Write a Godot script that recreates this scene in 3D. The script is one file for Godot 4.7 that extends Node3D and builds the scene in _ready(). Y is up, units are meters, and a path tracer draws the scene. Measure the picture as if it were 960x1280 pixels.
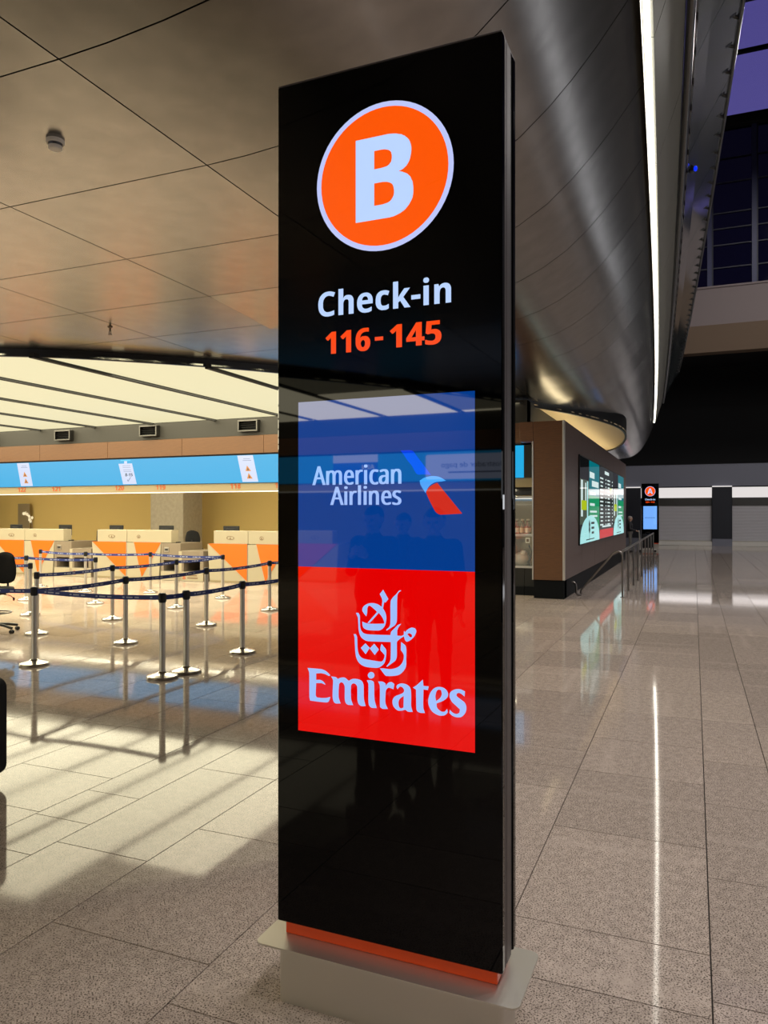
extends Node3D
# An airport check-in hall by night. Building axes: u runs along the desks (x), v away from the entrance (-z), z up (y).

const EYE := 1.84          # camera height
const YAW := 22.4          # the camera looks this far left of the v axis
const FOCAL := 940.0       # in pixels of the 960 x 1280 frame
const PI2 := PI * 2.0

var mats := {}
var taken := {}
var rng := RandomNumberGenerator.new()

func P(u: float, z: float, v: float) -> Vector3:
	return Vector3(u, z, -v)

func srgb(r: float, g: float, b: float) -> Color:
	return Color(r / 255.0, g / 255.0, b / 255.0)

# ------------------------------------------------------------------ mesh builder
class MB:
	var st := SurfaceTool.new()
	var xf := Transform3D.IDENTITY
	var uvo := Vector2.ZERO
	var uvs := 1.0
	var empty := true

	func _init() -> void:
		st.begin(Mesh.PRIMITIVE_TRIANGLES)

	func put(p: Vector3, n: Vector3, uv: Vector2) -> void:
		st.set_normal((xf.basis * n).normalized())
		st.set_uv(uv)
		st.add_vertex(xf * p)
		empty = false

	func uv_of(p: Vector3, n: Vector3) -> Vector2:
		var a := n.abs()
		var q := Vector2(p.x, -p.y)
		if a.y > a.x and a.y > a.z:
			q = Vector2(p.x, p.z)
		elif a.x > a.z:
			q = Vector2(p.z, -p.y)
		return q * uvs + uvo

	# a flat convex polygon that looks towards out
	func face(pts: Array, out: Vector3) -> void:
		var n: Vector3 = (pts[1] - pts[0]).cross(pts[2] - pts[0])
		if n.length_squared() < 1e-16 and pts.size() > 3:
			n = (pts[2] - pts[0]).cross(pts[3] - pts[0])
		n = n.normalized()
		var q := pts
		if n.dot(out) < 0.0:
			q = pts.duplicate()
			q.reverse()
			n = -n
		for i in range(1, q.size() - 1):
			for p in [q[0], q[i + 1], q[i]]:
				put(p, n, uv_of(p, n))

	# a triangle with a normal at each corner
	func tri_n(a: Vector3, b: Vector3, c: Vector3, na: Vector3, nb: Vector3, nc: Vector3) -> void:
		var g := (b - a).cross(c - a)
		var s := na + nb + nc
		if g.dot(s) < 0.0:
			put(a, na, uv_of(a, s)); put(b, nb, uv_of(b, s)); put(c, nc, uv_of(c, s))
		else:
			put(a, na, uv_of(a, s)); put(c, nc, uv_of(c, s)); put(b, nb, uv_of(b, s))

	func quad_n(a: Vector3, b: Vector3, c: Vector3, d: Vector3, na: Vector3, nb: Vector3, nc: Vector3, nd: Vector3) -> void:
		tri_n(a, b, c, na, nb, nc)
		tri_n(a, c, d, na, nc, nd)

	func box(c: Vector3, size: Vector3, bev := 0.0) -> void:
		var h := size * 0.5
		var b := minf(bev, minf(h.x, minf(h.y, h.z)) * 0.9)
		for ax in 3:
			var i := (ax + 1) % 3
			var j := (ax + 2) % 3
			for s in [-1.0, 1.0]:
				var pts := []
				for e in [[-1, -1], [1, -1], [1, 1], [-1, 1]]:
					var p := Vector3.ZERO
					p[ax] = h[ax] * s
					p[i] = (h[i] - b) * e[0]
					p[j] = (h[j] - b) * e[1]
					pts.append(c + p)
				var o := Vector3.ZERO
				o[ax] = s
				face(pts, o)
		if b <= 0.0:
			return
		for ax in 3:
			var i := (ax + 1) % 3
			var j := (ax + 2) % 3
			for si in [-1.0, 1.0]:
				for sj in [-1.0, 1.0]:
					var pts := []
					for e in [[-1, 0], [1, 0], [1, 1], [-1, 1]]:
						var p := Vector3.ZERO
						p[ax] = (h[ax] - b) * e[0]
						p[i] = (h[i] - (b if e[1] == 0 else 0.0)) * si
						p[j] = (h[j] - (0.0 if e[1] == 0 else b)) * sj
						pts.append(c + p)
					var o := Vector3.ZERO
					o[i] = si
					o[j] = sj
					face(pts, o)
		for sx in [-1.0, 1.0]:
			for sy in [-1.0, 1.0]:
				for sz in [-1.0, 1.0]:
					var s := Vector3(sx, sy, sz)
					var k := h - Vector3(b, b, b)
					face([c + s * Vector3(h.x, k.y, k.z), c + s * Vector3(k.x, h.y, k.z), c + s * Vector3(k.x, k.y, h.z)], s)

	# a polygon in the local x-y plane, given thickness from z0 to z1
	func prism(poly: PackedVector2Array, z0: float, z1: float) -> void:
		var idx := Geometry2D.triangulate_polygon(poly)
		for t in range(0, idx.size(), 3):
			for e in [[z0, Vector3(0, 0, -1)], [z1, Vector3(0, 0, 1)]]:
				var a := poly[idx[t]]
				var b := poly[idx[t + 1]]
				var c := poly[idx[t + 2]]
				face([Vector3(a.x, a.y, e[0]), Vector3(b.x, b.y, e[0]), Vector3(c.x, c.y, e[0])], e[1])
		var area := 0.0
		var n := poly.size()
		for i in n:
			area += poly[i].cross(poly[(i + 1) % n])
		for i in n:
			var a := poly[i]
			var b := poly[(i + 1) % n]
			var d := b - a
			if d.length() < 1e-6:
				continue
			var o := Vector3(d.y, -d.x, 0) * (1.0 if area > 0.0 else -1.0)
			face([Vector3(a.x, a.y, z0), Vector3(b.x, b.y, z0), Vector3(b.x, b.y, z1), Vector3(a.x, a.y, z1)], o)

	# profile of (radius, height) turned round the y axis at c
	func lathe(c: Vector3, prof: Array, segs := 20) -> void:
		for k in prof.size() - 1:
			var a: Vector2 = prof[k]
			var b: Vector2 = prof[k + 1]
			var d := b - a
			if d.length() < 1e-6:
				continue
			var nn := Vector2(d.y, -d.x).normalized()
			for i in segs:
				var t0 := TAU * i / segs
				var t1 := TAU * (i + 1) / segs
				var e0 := Vector3(cos(t0), 0, sin(t0))
				var e1 := Vector3(cos(t1), 0, sin(t1))
				var n0 := e0 * nn.x + Vector3.UP * nn.y
				var n1 := e1 * nn.x + Vector3.UP * nn.y
				var p := c + e0 * a.x + Vector3.UP * a.y
				var q := c + e1 * a.x + Vector3.UP * a.y
				var r := c + e1 * b.x + Vector3.UP * b.y
				var s := c + e0 * b.x + Vector3.UP * b.y
				if a.x > 1e-6:
					tri_n(p, q, r, n0, n1, n1)
				if b.x > 1e-6:
					tri_n(p, r, s, n0, n1, n0)

	func tube(pts: Array, r: float, segs := 10) -> void:
		var n := pts.size()
		var rings := []
		var last := Vector3.ZERO
		for i in n:
			var t: Vector3 = (pts[mini(i + 1, n - 1)] - pts[maxi(i - 1, 0)]).normalized()
			var s := last
			if i == 0:
				s = t.cross(Vector3.UP if absf(t.y) < 0.9 else Vector3.RIGHT)
			s = (s - t * s.dot(t)).normalized()
			last = s
			var b := t.cross(s)
			var ring := []
			for k in segs:
				var a := TAU * k / segs
				ring.append(s * cos(a) + b * sin(a))
			rings.append(ring)
		for i in n - 1:
			for k in segs:
				var k1 := (k + 1) % segs
				var na: Vector3 = rings[i][k]
				var nb: Vector3 = rings[i][k1]
				var nc: Vector3 = rings[i + 1][k1]
				var nd: Vector3 = rings[i + 1][k]
				quad_n(pts[i] + na * r, pts[i] + nb * r, pts[i + 1] + nc * r, pts[i + 1] + nd * r, na, nb, nc, nd)
		for e in [0, n - 1]:
			var out: Vector3 = (pts[0] - pts[1]) if e == 0 else (pts[n - 1] - pts[n - 2])
			var cap := []
			for k in segs:
				cap.append(pts[e] + rings[e][k] * r)
			face(cap, out)

	func ball(c: Vector3, r: Vector3, rings := 8, segs := 14) -> void:
		for i in rings:
			for k in segs:
				var q := []
				for e in [[i, k], [i + 1, k], [i + 1, k + 1], [i, k + 1]]:
					var la: float = PI * e[0] / rings
					var lo: float = TAU * e[1] / segs
					q.append(Vector3(sin(la) * cos(lo), cos(la), sin(la) * sin(lo)))
				var nn := []
				for w in q:
					nn.append((w / r).normalized())
				if i > 0:
					tri_n(c + q[0] * r, c + q[1] * r, c + q[3] * r, nn[0], nn[1], nn[3])
				if i < rings - 1:
					tri_n(c + q[1] * r, c + q[2] * r, c + q[3] * r, nn[1], nn[2], nn[3])

	func mesh() -> ArrayMesh:
		st.index()
		return st.commit()

# ------------------------------------------------------------------ scene helpers
func numbered(called: String, parent: Node) -> String:
	var key := str(parent.get_instance_id()) + called
	var n: int = taken.get(key, 0)
	taken[key] = n + 1
	return called if n == 0 else "%s_%03d" % [called, n]

func obj(called: String, shape, m: Material, parent: Node = self, at := Vector3.ZERO) -> MeshInstance3D:
	var o := MeshInstance3D.new()
	o.name = numbered(called, parent)
	o.mesh = shape.mesh() if shape is MB else shape
	o.material_override = m
	o.position = at
	o.cast_shadow = GeometryInstance3D.SHADOW_CASTING_SETTING_ON
	parent.add_child(o, true)
	return o

func tag(o: Node, label: String, category: String, group := "") -> Node:
	o.set_meta("label", label)
	o.set_meta("category", category)
	if group != "":
		o.set_meta("group", group)
	return o

func thing(called: String, label: String, category: String, at := Vector3.ZERO, turn := 0.0, group := "") -> Node3D:
	var o := Node3D.new()
	o.name = numbered(called, self)
	add_child(o, true)
	o.position = at
	o.rotation.y = turn
	tag(o, label, category, group)
	return o

func copy(src: Node3D, label: String, at: Vector3, turn := 0.0, called := "") -> Node3D:
	var o: Node3D = src.duplicate()
	o.name = numbered(called if called != "" else String(src.name).rstrip("0123456789").trim_suffix("_"), self)
	add_child(o, true)
	o.position = at
	o.rotation.y = turn
	o.set_meta("label", label)
	return o

func structure(called: String) -> Node3D:
	var o := Node3D.new()
	o.name = numbered(called, self)
	add_child(o, true)
	o.set_meta("kind", "structure")
	return o

func stuff(o: Node) -> Node:
	o.set_meta("kind", "stuff")
	return o

func one_box(c: Vector3, size: Vector3, bev := 0.0) -> MB:
	var b := MB.new()
	b.box(c, size, bev)
	return b

# a box given by its extents in building axes
func span(u0: float, u1: float, z0: float, z1: float, v0: float, v1: float, bev := 0.0) -> MB:
	return one_box(P((u0 + u1) / 2, (z0 + z1) / 2, (v0 + v1) / 2), Vector3(absf(u1 - u0), absf(z1 - z0), absf(v1 - v0)), bev)

func area_light(parent: Node, at: Vector3, towards: Vector3, size: Vector2, color: Color, radiance: float, up := Vector3.UP) -> void:
	var l := AreaLight3D.new()
	l.name = numbered("glow", parent)
	parent.add_child(l, true)
	l.area_size = size
	l.light_color = color
	l.light_energy = radiance * size.x * size.y / PI
	l.area_range = 60.0
	l.area_attenuation = 2.0
	l.shadow_enabled = true
	var u := up
	if absf(towards.normalized().dot(up)) > 0.99:
		u = Vector3(0, 0, -1)
	l.transform = Transform3D(Basis.looking_at(towards, u), at)

# ------------------------------------------------------------------ lettering
func text_arrays(s: String, bold: bool) -> Array:
	var t := TextMesh.new()
	var f := SystemFont.new()
	f.font_names = PackedStringArray(["Droid Sans"])
	f.font_weight = 700 if bold else 400
	t.font = f
	t.text = s
	t.font_size = 64
	t.pixel_size = 0.01
	t.depth = 0.02
	t.curve_step = 1.0
	return t.surface_get_arrays(0)

# lettering fitted into the box x0..x1, y0..y1 of the local plane, z0 behind and z1 in front
func lettering(s: String, bold: bool, x0: float, x1: float, y0: float, y1: float, z0: float, z1: float, thick := 0.0) -> ArrayMesh:
	var a := text_arrays(s, bold)
	var vs: PackedVector3Array = a[Mesh.ARRAY_VERTEX]
	var lo := vs[0]
	var hi := vs[0]
	for p in vs:
		lo = lo.min(p)
		hi = hi.max(p)
	for i in vs.size():
		var q := (vs[i] - lo) / (hi - lo)
		vs[i] = Vector3(lerpf(x0 + thick, x1 - thick, q.x), lerpf(y0, y1, q.y), lerpf(z0, z1, q.z))
	a[Mesh.ARRAY_TANGENT] = null
	var m := ArrayMesh.new()
	# a heavier weight is the same outline set twice, a hair apart
	for d in ([0.0] if thick == 0.0 else [-thick, thick]):
		var w := vs.duplicate()
		for i in w.size():
			w[i].x += d
		a[Mesh.ARRAY_VERTEX] = w
		m.add_surface_from_arrays(Mesh.PRIMITIVE_TRIANGLES, a)
	return m

# a closed outline with its shallow corners rounded
func smooth(nums: Array, k := 0.0001) -> PackedVector2Array:
	var p := PackedVector2Array()
	for i in range(0, nums.size(), 2):
		p.append(Vector2(nums[i], nums[i + 1]) * k)
	var n := p.size()
	var out := PackedVector2Array()
	var sharp := []
	for i in n:
		var a := (p[i] - p[(i - 1 + n) % n]).normalized()
		var b := (p[(i + 1) % n] - p[i]).normalized()
		sharp.append(a.dot(b) < 0.55)
	for i in n:
		var a := p[i]
		var b := p[(i + 1) % n]
		var ta: Vector2 = (b - a) if sharp[i] else (b - p[(i - 1 + n) % n]) * 0.5
		var tb: Vector2 = (b - a) if sharp[(i + 1) % n] else (p[(i + 2) % n] - a) * 0.5
		var l := (b - a).length()
		ta = ta.limit_length(l)
		tb = tb.limit_length(l)
		for s in 4:
			var t := s / 4.0
			var h1 := 2 * t * t * t - 3 * t * t + 1
			out.append(a * h1 + ta * (t * t * t - 2 * t * t + t) + b * (1 - h1) + tb * (t * t * t - t * t))
	return out

# printed shapes: outlines, some with holes, as one thin mesh
func printed(outlines: Array, holes: Array, z0: float, z1: float) -> MB:
	var b := MB.new()
	for o in outlines:
		var poly := smooth(o)
		var inside := []
		for h in holes:
			var hp := smooth(h)
			if Geometry2D.is_point_in_polygon(hp[0], poly):
				inside.append(hp)
		if inside.is_empty():
			b.prism(poly, z0, z1)
			continue
		var hole: PackedVector2Array = inside[0]
		var mid := Vector2.ZERO
		for q in hole:
			mid += q / hole.size()
		for s in [-1.0, 1.0]:
			var half := PackedVector2Array([mid + Vector2(0, -9), mid + Vector2(9 * s, -9), mid + Vector2(9 * s, 9), mid + Vector2(0, 9)])
			for piece in Geometry2D.intersect_polygons(poly, half):
				for rest in Geometry2D.clip_polygons(piece, hole):
					if rest.size() > 2:
						b.prism(rest, z0, z1)
	return b

func disc(c: Vector2, r: float, n := 48) -> PackedVector2Array:
	var p := PackedVector2Array()
	for i in n:
		p.append(c + Vector2(cos(TAU * i / n), sin(TAU * i / n)) * r)
	return p

func rounded(x0: float, x1: float, y0: float, y1: float, r: float, k := 5) -> PackedVector2Array:
	var p := PackedVector2Array()
	for e in [[x1 - r, y0 + r, -PI / 2], [x1 - r, y1 - r, 0.0], [x0 + r, y1 - r, PI / 2], [x0 + r, y0 + r, PI]]:
		for i in k + 1:
			var a: float = e[2] + PI / 2 * i / k
			p.append(Vector2(e[0] + cos(a) * r, e[1] + sin(a) * r))
	return p

# ------------------------------------------------------------------ materials
func mat(called: String, c: Color, rough := 0.6, metal := 0.0, spec := 0.5) -> StandardMaterial3D:
	var m := StandardMaterial3D.new()
	m.resource_name = called
	m.albedo_color = c
	m.roughness = rough
	m.metallic = metal
	m.metallic_specular = spec
	mats[called] = m
	return m

func glow(called: String, c: Color, e := 1.0, rough := 0.5, base := Color(0.02, 0.02, 0.02)) -> StandardMaterial3D:
	var m := mat(called, base, rough, 0.0, 0.6 if rough < 0.1 else 0.5)
	m.emission_enabled = true
	m.emission = c
	m.emission_energy_multiplier = e
	return m

func image_of(w: int, h: int, f: Callable) -> ImageTexture:
	var d := PackedByteArray()
	d.resize(w * h * 3)
	var k := 0
	for y in h:
		for x in w:
			var c: Color = f.call(x, y)
			d[k] = int(clampf(c.r, 0, 1) * 255)
			d[k + 1] = int(clampf(c.g, 0, 1) * 255)
			d[k + 2] = int(clampf(c.b, 0, 1) * 255)
			k += 3
	var im := Image.create_from_data(w, h, false, Image.FORMAT_RGB8, d)
	im.generate_mipmaps()
	return ImageTexture.create_from_image(im)

func noise_bytes(w: int, h: int, freq: float, seed_: int, kind := FastNoiseLite.TYPE_SIMPLEX_SMOOTH, octaves := 1) -> PackedByteArray:
	var n := FastNoiseLite.new()
	n.seed = seed_
	n.noise_type = kind
	n.frequency = freq
	n.fractal_octaves = octaves
	if octaves == 1:
		n.fractal_type = FastNoiseLite.FRACTAL_NONE
	var im := n.get_seamless_image(w, h, false, false, 0.1, false)
	im.convert(Image.FORMAT_L8)
	return im.get_data()

func make_materials() -> void:
	# speckled granite: pinkish grey ground, dark mica flecks of 4 to 9 mm
	var w := 1024
	var a := noise_bytes(w, w, 0.21, 3)
	var b := noise_bytes(w, w, 0.36, 8)
	var c := noise_bytes(w, w, 0.03, 5)
	var granite := image_of(w, w, func(x, y):
		var i: int = y * w + x
		var f: float = a[i] / 255.0
		var g: float = b[i] / 255.0
		var l: float = 0.94 + 0.12 * (c[i] / 255.0 - 0.5) + 0.2 * (g - 0.5)
		var dark: float = smoothstep(0.6, 0.78, f * 0.75 + g * 0.3)
		var pale := Color(0.755, 0.70, 0.662) * l
		return pale.lerp(Color(0.27, 0.235, 0.21), dark * 0.85))
	var tones := [Color(1.0, 0.99, 0.985), Color(0.955, 0.945, 0.94), Color(1.03, 1.02, 1.01)]
	for i in 3:
		var m := mat("granite_%s" % ["mid", "deep", "pale"][i], tones[i], 0.05 + 0.008 * i, 0.0, 0.24)
		m.albedo_texture = granite
	mat("grout", srgb(48, 42, 38), 0.8)
	# wood with a lying grain
	var g1 := FastNoiseLite.new()
	g1.seed = 11
	g1.noise_type = FastNoiseLite.TYPE_SIMPLEX_SMOOTH
	g1.frequency = 1.0
	var wood := image_of(512, 512, func(x, y):
		var t: float = g1.get_noise_2d(x * 0.006, y * 0.09) * 0.5 + g1.get_noise_2d(x * 0.02 + 70, y * 0.35) * 0.3
		return Color(0.82, 0.8, 0.78).lerp(Color(1, 1, 1), 0.5 + t))
	for e in [["wood_light", srgb(102, 66, 32)], ["wood_warm", srgb(110, 73, 42)]]:
		var m := mat(e[0], e[1], 0.45)
		m.albedo_texture = wood
	var conc := noise_bytes(512, 512, 0.02, 21, FastNoiseLite.TYPE_SIMPLEX_SMOOTH, 4)
	var pits := noise_bytes(512, 512, 0.15, 22)
	var concrete := image_of(512, 512, func(x, y):
		var i: int = y * 512 + x
		var l: float = 0.9 + 0.12 * (conc[i] / 255.0 - 0.5)
		if pits[i] > 222:
			l *= 0.9
		return Color(l, l, l))
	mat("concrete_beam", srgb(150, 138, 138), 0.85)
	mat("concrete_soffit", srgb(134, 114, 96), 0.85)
	for e in [["concrete", srgb(178, 168, 146)]]:
		var m := mat(e[0], e[1], 0.8)
		m.albedo_texture = concrete
		m.uv1_scale = Vector3(0.6, 0.6, 0.6)
	var smears := noise_bytes(512, 512, 0.012, 33, FastNoiseLite.TYPE_SIMPLEX_SMOOTH, 3)
	var smear := image_of(512, 512, func(x, y):
		var l: float = 0.94 + 0.12 * (smears[y * 512 + x] / 255.0 - 0.5)
		return Color(l, l * 0.995, l * 0.985))
	var m0 := mat("ceiling_metal", srgb(150, 147, 145), 0.23, 1.0)
	m0.albedo_texture = smear
	m0.uv1_scale = Vector3(0.5, 0.5, 0.5)
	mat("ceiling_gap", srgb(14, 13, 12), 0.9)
	mat("cladding", srgb(128, 128, 118), 0.5)
	mat("fascia_dark", srgb(26, 27, 29), 0.35)
	mat("fascia_grey", srgb(40, 38, 34), 0.6)
	mat("matt_black", srgb(10, 10, 11), 0.7)
	mat("black_plastic", srgb(22, 22, 24), 0.45)
	mat("black_gloss", srgb(2, 2, 3), 0.02, 0.0, 0.3)
	mat("steel", srgb(190, 186, 178), 0.22, 1.0)
	mat("steel_brushed", srgb(205, 200, 190), 0.42, 0.9)
	mat("steel_rail", srgb(128, 122, 118), 0.36, 0.95)
	mat("steel_dark", srgb(96, 94, 92), 0.3, 1.0)
	mat("aluminium", srgb(188, 182, 174), 0.38, 1.0)
	mat("profile_dark", srgb(92, 86, 86), 0.5, 0.7)
	mat("orange_paint", srgb(222, 100, 10), 0.4)
	mat("orange_foot", srgb(226, 72, 8), 0.35)
	mat("cream_laminate", srgb(166, 157, 135), 0.35)
	mat("beige_panel", srgb(142, 128, 98), 0.5)
	mat("grey_laminate", srgb(128, 116, 100), 0.4)
	mat("belt_grey", srgb(84, 78, 70), 0.6)
	mat("yellow_wall", srgb(214, 188, 116), 0.7)
	mat("white_paint", srgb(226, 222, 214), 0.5)
	mat("cream_soffit", srgb(232, 212, 172), 0.7)
	mat("number_orange", srgb(168, 70, 12), 0.5)
	mat("emblem_brown", srgb(120, 96, 70), 0.5)
	mat("belt_navy", srgb(36, 54, 124), 0.7)
	mat("belt_print", srgb(170, 178, 205), 0.7)
	mat("kiosk_side", srgb(96, 76, 70), 0.42)
	mat("plinth_dark", srgb(18, 20, 23), 0.6, 0.0, 0.2)
	mat("shutter", srgb(206, 204, 208), 0.5, 0.1)
	mat("panel_navy", srgb(28, 31, 42), 0.5)
	mat("panel_grey", srgb(124, 126, 140), 0.55)
	mat("dark_wall", srgb(20, 20, 22), 0.9)
	mat("dim_wall", srgb(78, 76, 80), 0.8)
	mat("window_frame", srgb(34, 36, 54), 0.5)
	mat("mullion", srgb(58, 62, 104), 0.45)
	mat("cloth_black", srgb(16, 16, 18), 0.85)
	mat("paper_tag", srgb(232, 228, 214), 0.7)
	mat("bottle_red", srgb(120, 26, 22), 0.2)
	mat("bottle_brown", srgb(74, 46, 26), 0.2)
	mat("bottle_cap", srgb(214, 190, 160), 0.4)
	mat("plastic_bag", srgb(196, 188, 176), 0.5)
	mat("leaf_white", srgb(176, 170, 160), 0.7)
	var pane := mat("clear_glass", Color(0.9, 0.95, 1.0, 0.06), 0.02)
	pane.transparency = BaseMaterial3D.TRANSPARENCY_ALPHA
	var tint := mat("navy_glass", Color(0.02, 0.02, 0.1, 0.86), 0.03)
	tint.transparency = BaseMaterial3D.TRANSPARENCY_ALPHA
	var rail := mat("rail_glass", Color(0.36, 0.39, 0.4, 0.8), 0.08)  # grey in the glass colour stands in for reflections of lit surfaces
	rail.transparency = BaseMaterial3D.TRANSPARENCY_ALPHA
	var skin := mat("person_paint", Color.WHITE, 0.75)
	skin.vertex_color_use_as_albedo = true
	glow("luminous_panel", srgb(236, 226, 182), 1.0, 0.6, Color(0.1, 0.1, 0.09))
	glow("led_white", Color(1.0, 0.98, 0.93), 8.0)
	glow("header_led", Color(1.0, 0.97, 0.88), 2.0)
	glow("led_cove", Color(1.0, 0.9, 0.7), 2.5)
	glow("led_blue", Color(0.02, 0.2, 1.0), 0.9)
	glow("banner_blue", srgb(0, 168, 226), 1.0, 0.5)
	glow("banner_white", srgb(214, 224, 250), 1.0, 0.25)
	glow("banner_cyan", srgb(80, 205, 245), 1.0, 0.25)
	glow("banner_grey", srgb(150, 160, 190), 1.0, 0.25)
	glow("banner_orange", srgb(232, 150, 70), 1.0, 0.25)
	glow("banner_dark", srgb(50, 70, 90), 1.0, 0.25)
	glow("banner_deep", srgb(0, 110, 220), 1.0, 0.25)
	for e in ["blue", "white", "dark", "grey", "deep"]:
		var bright: StandardMaterial3D = mats["banner_" + e].duplicate()
		bright.resource_name = "bright_" + e
		bright.emission_energy_multiplier = 3.0
		mats["bright_" + e] = bright
	glow("sign_orange", srgb(255, 86, 2), 1.0, 0.02)
	glow("sign_white", srgb(186, 212, 255), 1.0, 0.02)
	glow("sign_ring", srgb(190, 200, 250), 1.0, 0.02)
	glow("sign_number", srgb(248, 72, 4), 1.0, 0.02)
	glow("screen_blue", srgb(2, 58, 138), 1.0, 0.02)
	glow("screen_red", srgb(226, 0, 0), 1.0, 0.02)
	glow("print_pale", srgb(160, 190, 250), 1.0, 0.02)
	glow("tail_red", srgb(208, 40, 28), 1.0, 0.02)
	glow("tail_pale", srgb(70, 160, 248), 1.0, 0.02)
	glow("tail_blue", srgb(0, 60, 226), 1.0, 0.02)
	glow("screen_sky", srgb(118, 176, 255), 1.0, 0.02)
	glow("screen_ink", srgb(40, 70, 140), 1.0, 0.02)
	glow("menu_black", srgb(10, 12, 14), 1.0, 0.03)
	glow("menu_dark", srgb(30, 38, 38), 1.0, 0.03)
	glow("menu_teal", srgb(0, 108, 118), 1.0, 0.03)
	glow("menu_green", srgb(0, 140, 92), 1.0, 0.03)
	glow("menu_mint", srgb(166, 226, 226), 1.0, 0.03)
	glow("menu_text", srgb(206, 226, 224), 1.0, 0.03)
	glow("menu_lime", srgb(170, 190, 20), 1.0, 0.03)
	glow("menu_photo", srgb(74, 84, 70), 1.0, 0.03)
	glow("menu_red", srgb(196, 40, 46), 1.0, 0.03)
	glow("lightbox", srgb(226, 220, 218), 1.0, 0.4)
	glow("added_lamp_glow", Color(1.0, 0.93, 0.84), 2.0)  # for the unseen lamps added under the roof
	glow("fridge_lamp", Color(1.0, 0.96, 0.88), 1.6)

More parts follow.
